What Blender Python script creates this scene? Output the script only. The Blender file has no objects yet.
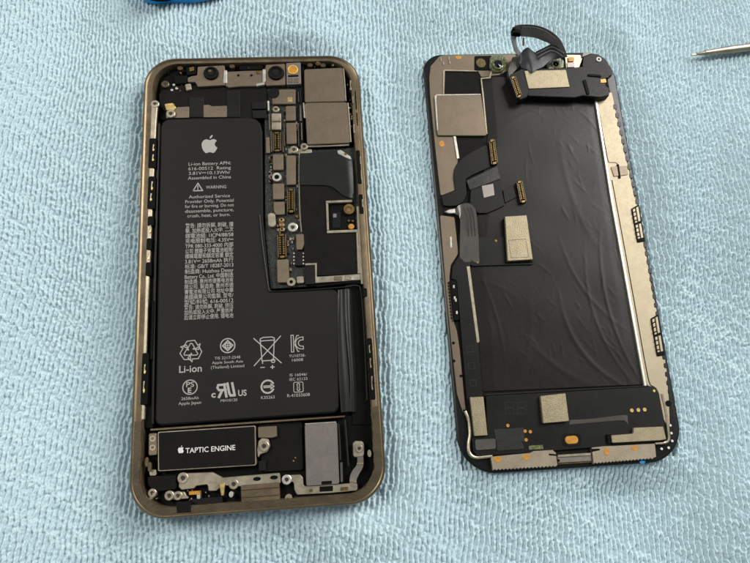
import bpy, math, random
import numpy as np
from mathutils import Matrix, Vector
random.seed(7); rng = np.random.default_rng(11)
S = 0.001                                   # authored in millimetres
C = bpy.data.collections.new('scene'); bpy.context.scene.collection.children.link(C)

# ------------------------------------------------------------------ camera
F, CH, PIT, ROL = 605.0, 184.0, 0.2613, -0.0622
W, H = 750.0, 563.0
cp, sp_ = math.cos(PIT), math.sin(PIT); cr, sr = math.cos(ROL), math.sin(ROL)
RX = np.array([[1, 0, 0], [0, cp, -sp_], [0, sp_, cp]]); RY = np.array([[cr, 0, sr], [0, 1, 0], [-sr, 0, cr]])
M = RY @ RX
cam = bpy.data.cameras.new('camera'); camo = bpy.data.objects.new('camera', cam); C.objects.link(camo)
camo.matrix_world = Matrix.Translation((0, 0, CH*S)) @ Matrix(M.tolist()).to_4x4()
cam.sensor_width = 36; cam.lens = 36*F/W; cam.clip_start = 0.01; cam.clip_end = 20
bpy.context.scene.camera = camo

def world(x, y, z):
    """point of the table space (mm) measured at photo place x, y for the height z"""
    d = M @ np.array([(x-W/2)/F, (H/2-y)/F, -1.0])
    t = (z-CH)/d[2]
    return np.array([d[0]*t, d[1]*t, z])

# ------------------------------------------------------------------ materials
def lin(c):
    if isinstance(c, str):
        c = [int(c[i:i+2], 16)/255 for i in (0, 2, 4)]
    return [v/12.92 if v <= .04045 else ((v+.055)/1.055)**2.4 for v in c]
MATS = {}
def mat(name, col, metal=0., rough=.5, var=.12, vs=300, bump=0., bs=2500, coat=0., spec=.5, sheen=0., spk=0.):
    m = bpy.data.materials.new(name); m.use_nodes = True
    nt = m.node_tree; n = nt.nodes; b = n['Principled BSDF']
    c = lin(col)
    tc = n.new('ShaderNodeTexCoord')
    nz = n.new('ShaderNodeTexNoise'); nz.inputs['Scale'].default_value = vs; nz.inputs['Detail'].default_value = 4
    nt.links.new(tc.outputs['Object'], nz.inputs['Vector'])
    mx = n.new('ShaderNodeMix'); mx.data_type = 'RGBA'
    mx.inputs[6].default_value = [v*(1-var) for v in c]+[1]; mx.inputs[7].default_value = [min(1, v*(1+var)) for v in c]+[1]
    mr = n.new('ShaderNodeMapRange'); mr.inputs[1].default_value = .3; mr.inputs[2].default_value = .7
    nt.links.new(nz.outputs[0], mr.inputs[0]); nt.links.new(mr.outputs[0], mx.inputs[0])
    out = mx.outputs[2]
    if spk:
        v2 = n.new('ShaderNodeTexNoise'); v2.inputs['Scale'].default_value = 3500; v2.inputs['Detail'].default_value = 2
        nt.links.new(tc.outputs['Object'], v2.inputs['Vector'])
        r2 = n.new('ShaderNodeMapRange'); r2.inputs[1].default_value = .35; r2.inputs[2].default_value = .65
        r2.inputs[3].default_value = 1-spk; r2.inputs[4].default_value = 1+spk
        nt.links.new(v2.outputs[0], r2.inputs[0])
        m2 = n.new('ShaderNodeVectorMath'); m2.operation = 'SCALE'
        nt.links.new(out, m2.inputs[0]); nt.links.new(r2.outputs[0], m2.inputs['Scale']); out = m2.outputs[0]
    nt.links.new(out, b.inputs['Base Color'])
    r3 = n.new('ShaderNodeMapRange'); r3.inputs[3].default_value = max(.02, rough-.07); r3.inputs[4].default_value = min(1, rough+.09)
    n3 = n.new('ShaderNodeTexNoise'); n3.inputs['Scale'].default_value = 900; n3.inputs['Detail'].default_value = 5
    nt.links.new(tc.outputs['Object'], n3.inputs['Vector']); nt.links.new(n3.outputs[0], r3.inputs[0]); nt.links.new(r3.outputs[0], b.inputs['Roughness'])
    b.inputs['Metallic'].default_value = metal
    b.inputs['Specular IOR Level'].default_value = spec
    b.inputs['Coat Weight'].default_value = coat
    if sheen: b.inputs['Sheen Weight'].default_value = sheen; b.inputs['Sheen Roughness'].default_value = .5
    if bump:
        bp = n.new('ShaderNodeBump'); bp.inputs['Strength'].default_value = bump; bp.inputs['Distance'].default_value = .0003
        n4 = n.new('ShaderNodeTexNoise'); n4.inputs['Scale'].default_value = bs; n4.inputs['Detail'].default_value = 3
        nt.links.new(tc.outputs['Object'], n4.inputs['Vector']); nt.links.new(n4.outputs[0], bp.inputs['Height'])
        nt.links.new(bp.outputs[0], b.inputs['Normal'])
    MATS[name] = m; return m
mat('bronze_frame', '62543f', .8, .33, .22, 120, .05)
mat('bronze_ledge', '605340', .6, .42, .3, 260, .2)
mat('old_adhesive', '3e3320', .3, .5, .35, 250, .3, 1200)
mat('gasket_brown', '2e281e', .2, .5, .3, 300)
mat('shield_light', '948875', .65, .42, .1, 250, .12, 4000, spk=.08)
mat('champagne_steel', '9d9380', .75, .36, .22, 400, .08)
mat('shield_tan', '6c5f50', .65, .42, .08, 200, .10, 4000, spk=.06)
mat('plate_grey', '827a74', .75, .38, .08, 160, .06)
mat('cream_steel', '988d77', .65, .52, .05, 180, .1, 4000, spk=.06)
mat('speckled_tin', '8a7f66', .55, .45, .10, 500, .25, 3500, spk=.16)
mat('steel', '9a9080', .9, .36, .15, 300, .05)
mat('fold_blue', '26282c', 0, .42, .2, 300, .05, spec=.3)
mat('bright_steel', 'd8d3c6', .85, .3, .15, 700)
mat('gold', '7d6538', .85, .34, .25, 900, .1)
mat('kapton_orange', 'a87426', .1, .4, .18, 900)
mat('pale_gold', 'c4ab70', .8, .33, .2, 900)
mat('battery_wrap', '181715', 0, .55, .10, 60, .04, 5000, spec=.14)
mat('battery_fold', '191917', 0, .38, .1, 60, 0, 900, spec=.2)
mat('matte_black', '0f0e0d', 0, .65, .25, 250, .1, spec=.1)
mat('deep_black', '070706', 0, .6, .3, 250, .1, spec=.08)
mat('flex_black', '11100f', 0, .42, .3, 120, .08, spec=.18)
mat('flex_gloss', '262522', 0, .24, .15, 200, .08, spec=.5)
mat('flex_fold', '4b4843', .2, .26, .15, 200, .08, spec=.6)
mat('graphite_film', '151311', 0, .36, .08, 90, .05, 2500, spec=.2)
mat('glass_black', '050505', 0, .08, .1, 200, coat=.6)
mat('bezel_black', '0c0c0b', 0, .34, .2, 200, spec=.3)
mat('print_grey', '92908b', 0, .6, .02, spec=.2)
mat('print_white', 'bdbbb6', 0, .5, .02)
mat('print_engraved', '6e655a', .4, .6, .05)
mat('amber_glass', 'c79a3a', 0, .2, .2, 900, coat=.6)
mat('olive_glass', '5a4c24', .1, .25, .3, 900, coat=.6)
mat('green_resin', '55593a', 0, .2, .6, 1400, .4, 1500, coat=.5)
mat('pcb_dark', '1b1d18', .1, .45, .7, 1300, .5, 1800, spec=.35, spk=.9)
mat('blue_plastic', '1287c8', 0, .35, .08, 100)
mat('brown_ceramic', '6b5038', .1, .45, .25, 900)
mat('ribbon_grey', '767270', .2, .33, .15, 300, .08, spec=.5)
mat('towel_blue', 'b2c8cf', 0, .95, .05, 14, sheen=.3, spec=.2)

# ------------------------------------------------------------------ helpers
class Frame:                                 # a thing's own coordinate frame on the table
    def __init__(s, cx, cy, ang): s.c = np.array([cx, cy]); s.a = ang
    def loc(s, x, y, z):
        w = world(x, y, z); d = w[:2]-s.c; c, n = math.cos(s.a), math.sin(s.a)
        return np.array([d[0]*c+d[1]*n, -d[0]*n+d[1]*c, z])
def thing(name, label, cat, fr, group=None):
    o = bpy.data.objects.new(name, None); C.objects.link(o); o.empty_display_size = .01
    o.location = (fr.c[0]*S, fr.c[1]*S, 0); o.rotation_euler = (0, 0, fr.a)
    o['label'] = label; o['category'] = cat
    if group: o['group'] = group
    return o
class Geo:
    def __init__(s): s.v = []; s.f = []; s.m = []
    def add(s, vs, fs, mi=0):
        k = len(s.v); s.v += [tuple(p) for p in vs]; s.f += [tuple(i+k for i in f) for f in fs]
        s.m += ([mi]*len(fs) if isinstance(mi, int) else list(mi))
        return s
def build(name, parent, mats, g, smooth=False, label=None):
    me = bpy.data.meshes.new(name)
    v = np.array(g.v, float)
    ctr = (v.min(0)+v.max(0))/2 if parent is not None else np.zeros(3)
    if parent is not None and parent.get('_c') is not None: pc = np.array(parent['_c'][:])
    else: pc = np.zeros(3)
    me.from_pydata([tuple((p-ctr)*S) for p in v], [], g.f)
    if isinstance(mats, str): mats = [mats]
    for m in mats: me.materials.append(MATS[m])
    me.polygons.foreach_set('material_index', g.m)
    if smooth: me.polygons.foreach_set('use_smooth', [True]*len(g.f))
    me.update()
    o = bpy.data.objects.new(name, me); C.objects.link(o)
    if parent is not None: o.parent = parent
    o.location = tuple((ctr-pc)*S); o['_c'] = [float(q) for q in ctr]
    if smooth:
        try: me.set_sharp_from_angle(angle=math.radians(40))
        except Exception: pass
    if label: o['label'] = label
    return o
def area2(p): return sum(p[i][0]*p[(i+1) % len(p)][1]-p[(i+1) % len(p)][0]*p[i][1] for i in range(len(p)))
def fillet(p, r, n=5):
    if r <= 0: return [tuple(q[:2]) for q in p]
    out = []; N = len(p)
    for i in range(N):
        a, b, c = [np.array(p[j][:2], float) for j in ((i-1) % N, i, (i+1) % N)]
        u, v = a-b, c-b; lu, lv = np.linalg.norm(u), np.linalg.norm(v)
        if lu < 1e-6 or lv < 1e-6: continue
        u /= lu; v /= lv; co = max(-1, min(1, u@v)); ang = math.acos(co)
        if ang > 3.0: out.append(tuple(b)); continue
        t = min(r/math.tan(ang/2), lu*.48, lv*.48); rr = t*math.tan(ang/2)
        ctr = b+(u+v)/np.linalg.norm(u+v)*rr/math.sin(ang/2)
        s, e = b+u*t-ctr, b+v*t-ctr
        a0 = math.atan2(s[1], s[0]); a1 = math.atan2(e[1], e[0]); d = (a1-a0+math.pi) % (2*math.pi)-math.pi
        for k in range(n+1):
            th = a0+d*k/n; out.append((ctr[0]+rr*math.cos(th), ctr[1]+rr*math.sin(th)))
    return out
def inset(p, d):
    N = len(p); out = []
    for i in range(N):
        a, b, c = [np.array(p[j], float) for j in ((i-1) % N, i, (i+1) % N)]
        u = b-a; v = c-b; lu = np.linalg.norm(u); lv = np.linalg.norm(v)
        if lu < 1e-9 or lv < 1e-9: out.append(tuple(b)); continue
        n1 = np.array([-u[1], u[0]])/lu; n2 = np.array([-v[1], v[0]])/lv
        m = n1+n2; q = m@m
        if q < .3: out.append(tuple(b+n1*d)); continue
        out.append(tuple(b+m*(2*d/q)))
    return out
def prism(g, p, z0, z1, b=.08, mi=0, mt=None):
    """p: local outline (mm). chamfered upper rim"""
    p = [tuple(q[:2]) for q in p]
    if area2(p) < 0: p = p[::-1]
    b = min(b, (z1-z0)*.6)
    N = len(p); q = inset(p, b) if b > 0 else p
    vs = [(x, y, z0) for x, y in p]+[(x, y, z1-b) for x, y in p]+[(x, y, z1) for x, y in q]
    fs = [(i, (i+1) % N, (i+1) % N+N, i+N) for i in range(N)]
    fs += [(i+N, (i+1) % N+N, (i+1) % N+2*N, i+2*N) for i in range(N)]
    fs += [tuple(range(N-1, -1, -1)), tuple(range(2*N, 3*N))]
    g.add(vs, fs, [mi]*(2*N)+[mi, mi if mt is None else mt])
def P(fr, pts, z): return [fr.loc(x, y, z)[:2] for x, y in pts]
def slab(name, parent, m, fr, pts, z0, z1, r=.25, b=.08, label=None):
    g = Geo(); prism(g, fillet(P(fr, pts, z1), r), z0, z1, b); return build(name, parent, m, g, label=label)
def rect(x0, y0, x1, y1, k=0.0):
    return [(x0, y0), (x1, y0-k), (x1, y1-k), (x0, y1)]
def lathe(g, c, prof, n=28, mis=None):
    vs = []; fs = []; ms = []
    for r, z in prof:
        for i in range(n):
            t = 2*math.pi*i/n; vs.append((c[0]+r*math.cos(t), c[1]+r*math.sin(t), z))
    for k in range(len(prof)-1):
        for i in range(n):
            j = (i+1) % n; fs.append((k*n+i, k*n+j, (k+1)*n+j, (k+1)*n+i)); ms.append(mis[k] if mis else 0)
    k = len(prof)-1; fs.append(tuple(range(k*n, k*n+n))); ms.append(mis[-1] if mis else 0)
    g.add(vs, fs, ms)
def screw(parent, fr, x, y, r, z0, z1, m='champagne_steel'):
    c = fr.loc(x, y, z1); g = Geo()
    lathe(g, c, [(r, z0), (r, z1-.28), (r*.88, z1-.18), (r*.46, z1-.18), (r*.38, z1-.34), (r*.12, z1-.36)], 24, [0, 0, 0, 0, 1, 1])
    for k in range(3):                      # three-lobed recess
        t = k*2.094+.4; u = np.array([math.cos(t), math.sin(t)]); v = np.array([-u[1], u[0]])
        q = [c[:2]+u*a*r+v*b*r for a, b in ((.1, -.07), (.5, -.06), (.5, .06), (.1, .07))]
        g.add([(p[0], p[1], z1-.172) for p in q], [(0, 1, 2, 3)], 1)
    return build('screw', parent, [m, 'gasket_brown'], g, False)
def ring(parent, name, fr, x, y, ro, ri, z0, z1, m, mc='deep_black', zc=None):
    c = fr.loc(x, y, z1); g = Geo(); zc = z1-.5 if zc is None else zc
    lathe(g, c, [(ro, z0), (ro, z1-.1), (ro-.1, z1), (ri+.08, z1), (ri, z1-.08), (ri, zc), (ri*.2, zc)], 32, [0, 0, 0, 0, 0, 1, 1])
    return build(name, parent, [m, mc], g, True)
def dot(name, parent, m, fr, x, y, rx, ry, z0, z1, ang=0., label=None):
    c = fr.loc(x, y, z1); g = Geo()
    p = [(c[0]+rx*math.cos(t)*math.cos(ang)-ry*math.sin(t)*math.sin(ang), c[1]+rx*math.cos(t)*math.sin(ang)+ry*math.sin(t)*math.cos(ang)) for t in np.linspace(0, 2*math.pi, 24, endpoint=False)]
    prism(g, p, z0, z1, .03); return build(name, parent, m, g, label=label)
def surf(name, parent, m, fr, rows, th=.12, smooth=True, label=None, pixel=True):
    """rows of (x, y, z); gives a sheet with thickness"""
    R, K = len(rows), len(rows[0]); a = np.array([[fr.loc(*q) if pixel else q for q in row] for row in rows])
    du = np.gradient(a, axis=0); dv = np.gradient(a, axis=1); n = np.cross(du, dv); n /= (np.linalg.norm(n, axis=2, keepdims=True)+1e-9)
    if n[..., 2].sum() < 0: n = -n
    lo = a-n*th; g = Geo(); vs = list(a.reshape(-1, 3))+list(lo.reshape(-1, 3)); o = R*K; fs = []
    for i in range(R-1):
        for j in range(K-1):
            q = (i*K+j, i*K+j+1, (i+1)*K+j+1, (i+1)*K+j); fs.append(q); fs.append(tuple(o+t for t in q[::-1]))
    bd = [(0, j) for j in range(K)]+[(i, K-1) for i in range(1, R)]+[(R-1, j) for j in range(K-2, -1, -1)]+[(i, 0) for i in range(R-2, 0, -1)]
    ids = [i*K+j for i, j in bd]
    for a0, b0 in zip(ids, ids[1:]+ids[:1]): fs.append((a0, b0, b0+o, a0+o))
    g.add(vs, fs); return build(name, parent, m, g, smooth, label)
def spline(pts, n):
    p = np.array(pts, float); t = np.r_[0, np.cumsum(np.linalg.norm(np.diff(p[:, :2], axis=0), axis=1)+1e-6)]
    q = np.vstack([2*p[0]-p[1], p, 2*p[-1]-p[-2]]); out = []
    for s in np.linspace(0, t[-1], n):
        i = min(len(p)-2, int(np.searchsorted(t, s, 'right')-1)); u = (s-t[i])/(t[i+1]-t[i])
        a, b, c, d = q[i], q[i+1], q[i+2], q[i+3]
        out.append(.5*((2*b)+(-a+c)*u+(2*a-5*b+4*c-d)*u*u+(-a+3*b-3*c+d)*u**3))
    return [tuple(o) for o in out]
def ruled(name, parent, m, fr, e1, e2, n=24, k=5, th=.12, label=None, bulge=0.):
    a = np.array(spline(e1, n)); b = np.array(spline(e2, n))
    rows = [[tuple(a[i]*(1-t)+b[i]*t+np.array([0, 0, bulge*math.sin(math.pi*t)])) for t in np.linspace(0, 1, k)] for i in range(n)]
    return surf(name, parent, m, fr, rows, th, label=label)
def tube(name, parent, m, fr, pts, r, n=8, seg=20, local=False, cap=True):
    p = np.array(spline(pts, seg)); p = p if local else np.array([fr.loc(*q) for q in p])
    if np.isscalar(r): r = [r]*len(p)
    else: r = list(np.interp(np.linspace(0, 1, len(p)), np.linspace(0, 1, len(r)), r))
    g = Geo(); vs = []; fs = []
    for i, q in enumerate(p):
        t = p[min(i+1, len(p)-1)]-p[max(i-1, 0)]; t /= np.linalg.norm(t); s = np.cross(t, [0, 0, 1]); s /= np.linalg.norm(s)+1e-9; u = np.cross(s, t)
        for k in range(n):
            a = 2*math.pi*k/n; vs.append(q+(s*math.cos(a)+u*math.sin(a))*r[i])
    for i in range(len(p)-1):
        for k in range(n): fs.append((i*n+k, i*n+(k+1) % n, (i+1)*n+(k+1) % n, (i+1)*n+k))
    fs += [tuple(range(n-1, -1, -1)), tuple(range((len(p)-1)*n, len(p)*n))]
    g.add(vs, fs); return build(name, parent, m, g, True)
def connector(parent, fr, pts, z0, z1, name='connector', npin=9, m='deep_black', label=None):
    """long board connector: black shell, gold rim and two rows of contacts; pts = 4 corners TL TR BR BL"""
    q = [np.array(a) for a in P(fr, pts, z1)]; g = Geo()
    def at(u, v): return q[0]*(1-u)*(1-v)+q[1]*u*(1-v)+q[2]*u*v+q[3]*(1-u)*v
    def bx(u0, u1, v0, v1, a, b, mi): prism(g, [at(u0, v0), at(u1, v0), at(u1, v1), at(u0, v1)], a, b, .03, mi)
    bx(0, 1, 0, 1, z0, z1-.25, 0)
    bx(.2, .8, .0, .09, z1-.25, z1, 1); bx(.2, .8, .91, 1, z1-.25, z1, 1); bx(-.06, .06, .03, .97, z1-.3, z1-.05, 2); bx(.94, 1.06, .03, .97, z1-.3, z1-.05, 2)
    bx(.42, .58, .14, .86, z1-.25, z1-.12, 0)
    for s0 in (.14, .60):
        bx(s0+.09, s0+.16, .12, .88, z1-.25, z1-.04, 0)
        for i in range(npin):
            v = .13+.74*i/npin; bx(s0, s0+.24, v, v+.74/npin*.7, z1-.25, z1-.02, 1)
    return build(name, parent, [m, 'gold', 'bronze_ledge'], g, label=label)

# text ------------------------------------------------------------
def text_geo(body, bold=0.):
    cu = bpy.data.curves.new('t', 'FONT'); cu.body = body
    cu.size = 1; cu.offset = bold; cu.resolution_u = 3
    o = bpy.data.objects.new('t', cu); C.objects.link(o); bpy.context.view_layer.update()
    me = bpy.data.meshes.new_from_object(o.evaluated_get(bpy.context.evaluated_depsgraph_get()))
    v = np.array([p.co[:] for p in me.vertices]); f = [tuple(p.vertices) for p in me.polygons]
    bpy.data.objects.remove(o); bpy.data.curves.remove(cu); bpy.data.meshes.remove(me); return v, f
def put_text(g, fr, body, xl, xr, y, hpx, z, bold=0., mi=0, yr=None, rot=0):
    """text from xl to xr (photo px) with its mid-line through y; hpx = cap height in px"""
    v, f = text_geo(body, bold)
    if len(v) == 0: return
    a = fr.loc(xl, y, z); b = fr.loc(xr, y if yr is None else yr, z)
    d = np.array([1., 0.]) if yr is None else (b-a)[:2]/np.linalg.norm((b-a)[:2])
    up = np.array([-d[1], d[0]]); L = np.linalg.norm((b-a)[:2]); c = (a+b)[:2]/2
    hh = np.linalg.norm(fr.loc((xl+xr)/2, y-hpx/2, z)-fr.loc((xl+xr)/2, y+hpx/2, z))
    x0, x1 = v[:, 0].min(), v[:, 0].max()
    sx = L/(x1-x0); sy = hh/.71
    X = (v[:, 0]-(x0+x1)/2)*sx; Y = (v[:, 1]-.36)*sy
    g.add([(c[0]+d[0]*p+up[0]*q, c[1]+d[1]*p+up[1]*q, z) for p, q in zip(X, Y)], f, mi)
class Mark:                                  # flat line art on a small square, u right, v up, unit = 1 px-ish
    def __init__(s, g, fr, x, y, z, w):      # w = width in px of 1 unit*2
        s.g = g; s.c = fr.loc(x, y, z); a = fr.loc(x-w/2, y, z); b = fr.loc(x+w/2, y, z); s.k = np.linalg.norm(b-a)/2; s.z = z; s.n = 0
    def pt(s, p, dz=0): return (s.c[0]+p[0]*s.k, s.c[1]+p[1]*s.k, s.z+dz)
    def poly(s, p, mi=0, dz=0.): s.g.add([s.pt(q, dz) for q in p], [tuple(range(len(p)))], mi)
    def line(s, p, w=.08, close=False, mi=0):
        p = [np.array(q, float) for q in p]; s.n += 1; dz = .0006*s.n
        pr = list(zip(p, p[1:]+([p[0]] if close else []))) 
        for i, (a, b) in enumerate(pr[:len(p) if close else len(p)-1]):
            d = b-a; l = np.linalg.norm(d)
            if l < 1e-6: continue
            d /= l; n = np.array([-d[1], d[0]])*w/2; e = d*w*.35
            s.poly([a-e-n, b+e-n, b+e+n, a-e+n], mi, dz+.0003*(i % 2))
    def circ(s, c, r, w=.08, a0=0, a1=360, n=36, mi=0):
        th = np.radians(np.linspace(a0, a1, n+1)); vs = []; 
        for t in th: vs += [s.pt((c[0]+(r-w/2)*math.cos(t), c[1]+(r-w/2)*math.sin(t))), s.pt((c[0]+(r+w/2)*math.cos(t), c[1]+(r+w/2)*math.sin(t)))]
        s.g.add(vs, [(2*i, 2*i+1, 2*i+3, 2*i+2) for i in range(n)], mi)
def apple(g, fr, x, y, hpx, z, mi=0):
    a = fr.loc(x, y-hpx/2, z); b = fr.loc(x, y+hpx/2, z); k = np.linalg.norm(a-b)/2
    c = (a+b)/2
    half = [(0, .40), (.10, .43), (.25, .50), (.42, .50), (.58, .42), (.68, .30)]
    bite = [(.58, .20), (.50, .08), (.48, -.08), (.54, -.26), (.64, -.36), (.74, -.42)]
    low = [(.68, -.58), (.56, -.80), (.42, -.97), (.30, -1.0), (.16, -.94), (0, -.90)]
    left = [(-.16, -.94), (-.30, -1.0), (-.42, -.97), (-.60, -.76), (-.74, -.44), (-.80, -.10), (-.76, .16), (-.64, .36), (-.46, .48), (-.28, .50), (-.10, .43)]
    p = half+bite+low+left
    from mathutils.geometry import tessellate_polygon
    tri = tessellate_polygon([[Vector((q[0], q[1], 0)) for q in p]])
    g.add([(c[0]+q[0]*k, c[1]+q[1]*k, z) for q in p], [tuple(t) for t in tri], mi)
    leaf = [(-.02, .56), (.0, .72), (.10, .88), (.26, .98), (.27, .84), (.20, .70), (.10, .60)]
    g.add([(c[0]+q[0]*k, c[1]+q[1]*k, z) for q in leaf], [tuple(range(len(leaf)))], mi)

# ------------------------------------------------------------------ the opened phone
A = Frame(-25.18, 53.34, .0652)
phone = thing('opened_phone', 'bronze-rimmed phone body lying open on the towel, with its black L-shaped battery showing', 'phone', A)
PW, PH = 70.9, 143.6
def rr(l, r, t, b, rad, z, n=14):
    x0, x1, y0, y1 = -PW/2+l, PW/2-r, -PH/2+b, PH/2-t; out = []
    for cx, cy, a in ((x1-rad, y1-rad, 0), (x0+rad, y1-rad, 90), (x0+rad, y0+rad, 180), (x1-rad, y0+rad, 270)):
        for k in range(n+1):
            th = math.radians(a+90*k/n); out.append((cx+rad*math.cos(th), cy+rad*math.sin(th), z))
    return out
def rings(g, lv, mi=0, cap=False):
    N = len(lv[0]); vs = [p for l in lv for p in l]; fs = []
    for k in range(len(lv)-1):
        for i in range(N): fs.append((k*N+i, k*N+(i+1) % N, (k+1)*N+(i+1) % N, (k+1)*N+i))
    if cap: fs.append(tuple(range((len(lv)-1)*N, len(lv)*N)))
    g.add(vs, fs, mi)
g = Geo()
rings(g, [rr(2.2, 2.2, 2.2, 2.2, 8.7, .2), rr(.7, .7, .7, .7, 9.9, .7), rr(.12, .12, .12, .12, 10.3, 2), rr(0, 0, 0, 0, 10.3, 3.5), rr(.1, .1, .1, .1, 10.3, 5.1), rr(.45, .45, .45, .45, 10, 6.1),
          rr(.7, .7, .7, .7, 9.8, 6.3), rr(.9, .9, .9, .9, 9.7, 6.28), rr(1.15, 1.15, 1.1, 1.15, 9.5, 6.08), rr(1.4, 1.4, 1.35, 1.4, 9.2, 5.95)])
frame = build('frame', phone, 'bronze_frame', g, True)
g = Geo()
rings(g, [rr(1.4, 1.4, 1.35, 1.4, 9.2, 5.95), rr(2.0, 2.0, 1.8, 2.2, 9.0, 5.75), rr(2.9, 3.0, 2.1, 2.7, 8.2, 5.7), rr(3.15, 3.25, 2.3, 3.0, 8.0, 5.35), rr(3.2, 3.3, 2.35, 3.1, 8.0, 1.6)])
build('ledge', phone, 'bronze_ledge', g, True)
g = Geo(); rings(g, [rr(2.2, 2.2, 2.2, 2.2, 8.7, .2), rr(2.2, 2.2, 2.2, 2.2, 8.7, 1.7)], cap=True)
g.f.append(tuple(range(len(rr(0, 0, 0, 0, 9, 0))-1, -1, -1))); g.m.append(0)
build('back_panel', phone, 'deep_black', g)
# worn adhesive left round the lower ledge
def band(name, m, ylim, above, z, r0, r1):
    a = rr(*r0, z); b = rr(*r1, z); idx = [i for i in range(len(a)) if (a[i][1] < ylim) != above]
    lo = [i for i in idx]; n_ = len(a)
    st = next(i for i in lo if (i-1) % n_ not in lo); seq = []
    i = st
    while i % n_ in lo and len(seq) < n_: seq.append(i % n_); i += 1
    A0 = [list(a[i]) for i in seq]; B0 = [list(b[i]) for i in seq]
    for L_ in (A0, B0):
        L_.insert(0, [L_[0][0], ylim, z]); L_.append([L_[-1][0], ylim, z])
    rng2 = random.Random(4); K = []
    for (p, q), (p2, q2) in zip(zip(A0, B0), zip(A0[1:], B0[1:])):
        m_ = max(1, int(math.dist(p, p2)/1.2))
        for k in range(m_):
            t = k/m_; pa = [p[c]*(1-t)+p2[c]*t for c in range(3)]; pb = [q[c]*(1-t)+q2[c]*t for c in range(3)]
            f = rng2.uniform(-.12, .10); K.append((pa, [pb[c]+(pb[c]-pa[c])*f for c in range(2)]+[z]))
    K.append((A0[-1], B0[-1])); g = Geo(); vs = []; fs = []
    for pa, pb in K: vs += [pa, pb, (pa[0], pa[1], z-.4), (pb[0], pb[1], z-.4)]
    for i in range(len(K)-1):
        o = 4*i; fs += [(o, o+1, o+5, o+4), (o+1, o+3, o+7, o+5), (o+2, o, o+4, o+6), (o+3, o+2, o+6, o+7)]
    fs += [(0, 2, 3, 1), (4*len(K)-4, 4*len(K)-3, 4*len(K)-1, 4*len(K)-2)]
    g.add(vs, fs); return build(name, phone, m, g)
band('adhesive', 'old_adhesive', A.loc(145, 421, 5.6)[1], False, 6.12, (1.05, 1.05, 1.0, 1.05, 9.5), (3.15, 3.3, 2.2, 3.05, 8.0))
# side buttons (real protrusions on the band)
def button(side, yc, L, name='side_button'):
    g = Geo(); x = side*(PW/2); 
    prism(g, fillet([(x-.3*side, yc-L/2), (x+.45*side, yc-L/2+.3), (x+.45*side, yc+L/2-.3), (x-.3*side, yc+L/2)], .3), 2.4, 5.0, .3)
    build(name, phone, 'champagne_steel', g)
by = A.loc(366, 168, 4)[1]; button(1, by, 14)
for yy in (121, 168, 195): button(-1, A.loc(140, yy, 4)[1], 9 if yy > 130 else 5, 'volume_button' if yy > 130 else 'mute_switch')
# antenna breaks in the band
g = Geo(); prism(g, P(A, [(176.3, 502.5), (191, 501.5), (190.5, 512.3), (177, 513.2)], 6.28), 5.0, 6.28, .06); build('antenna_gap', phone, 'matte_black', g)

# --- battery
ZB = 5.25
bat_px = [(160.4, 127), (162.2, 121.4), (168, 118.6), (248, 117), (255.5, 118.4), (260, 122.6), (262, 130), (262.8, 218), (269.5, 291.5), (338, 289), (338.5, 412.5), (154.8, 426)]
lp = P(A, bat_px, ZB)
g = Geo(); p = fillet(lp, 1.0)
p[:] = p
q = [fillet(lp, 1.6), ]
prism(g, fillet(lp, 2.0, 8), 1.9, ZB, .45)
battery = build('battery', phone, 'battery_wrap', g, False, 'black L-shaped battery with grey print')
# softened second rim of the pouch
bz = ZB+.03
t = Geo()
def T(s, xl, xr, y, h, bold=.0, yr=None): put_text(t, A, s, xl, xr, y, h, bz, bold, 0, yr)
k = -.030
def TL(s, xl, xr, y, h=3.5, bold=.0): T(s, xl, xr, y, h, bold)
TL('Li-ion Battery APN:', 188.6, 230.8, 163.3, 3.2); TL('616-00512  Rating', 188.4, 230.8, 168, 3.2); TL('3.81V⎓10.13Whr', 188.8, 230.3, 172.6, 3.2); TL('Assembled in China', 188, 231, 177.3, 3.2)
TL('WARNING', 206, 226.3, 186.8, 3.2)
for s, a, b, y in (('Authorized Service', 188.9, 230, 196.1), ('Provider Only. Potential', 185.3, 233.6, 200.8), ('for fire or burning. Do not', 185, 233.8, 205.5), ('disassemble, puncture,', 185.1, 233.6, 210.3), ('crush, heat, or burn.', 187.4, 230.3, 215)):
    TL(s, a, b, y, 3.2)
cn = ['警告: 請勿拆解, 刺破, 撞', '擊, 加熱或投入火中. 二次', '鋰電池組: 1ICP4/88/58', '充电限制电压: 4.35V⎓', 'TPR 080-333-4000 内部', '公司 鋰離子充電電池組限/', '標稱電壓和額定容量 额定', '3.81V⎓ 2658mAh 执行', '标准: GB/T 18287-2013',
      '制造商: Huizhou Desay', 'Battery Co., Ltd. 中国制造', '制造商: 惠州市德赛电池有', '限公司. 製造商: 惠州市德', '賽電池有限公司 地址中華', '美國蘋果公司監製. 型号/', '型號/料號: 616-00512', '警告: 请勿拆解, 刺破, 挤压', '加热或投入火中. 严重损坏', '后请立即停止使用. 锂电池']
for i, s in enumerate(cn):
    y = 225.0+i*5.085; xl = 185.6-.08*i; T(s, xl, 233.3, y, 3.7, .004)
T('Li-ion', 179.2, 201.8, 368.6, 7.0, .012)
T('TIS 2217-2548', 214.6, 240.3, 357.6, 2.7); T('Apple South Asia', 212, 243, 361.9, 2.7); T('(Thailand) Limited', 210.9, 244.2, 366.5, 2.9)
T('2658mAh', 181.3, 198.6, 398.2, 3.0); T('Apple Japan', 178.5, 201.1, 402.9, 3.0)
T('c', 211.3, 215.6, 394.2, 6.4, .03); T('US', 238.2, 246.6, 392.7, 6.0, .02); T('MH10120', 220.6, 237.3, 400.2, 2.8)
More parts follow.
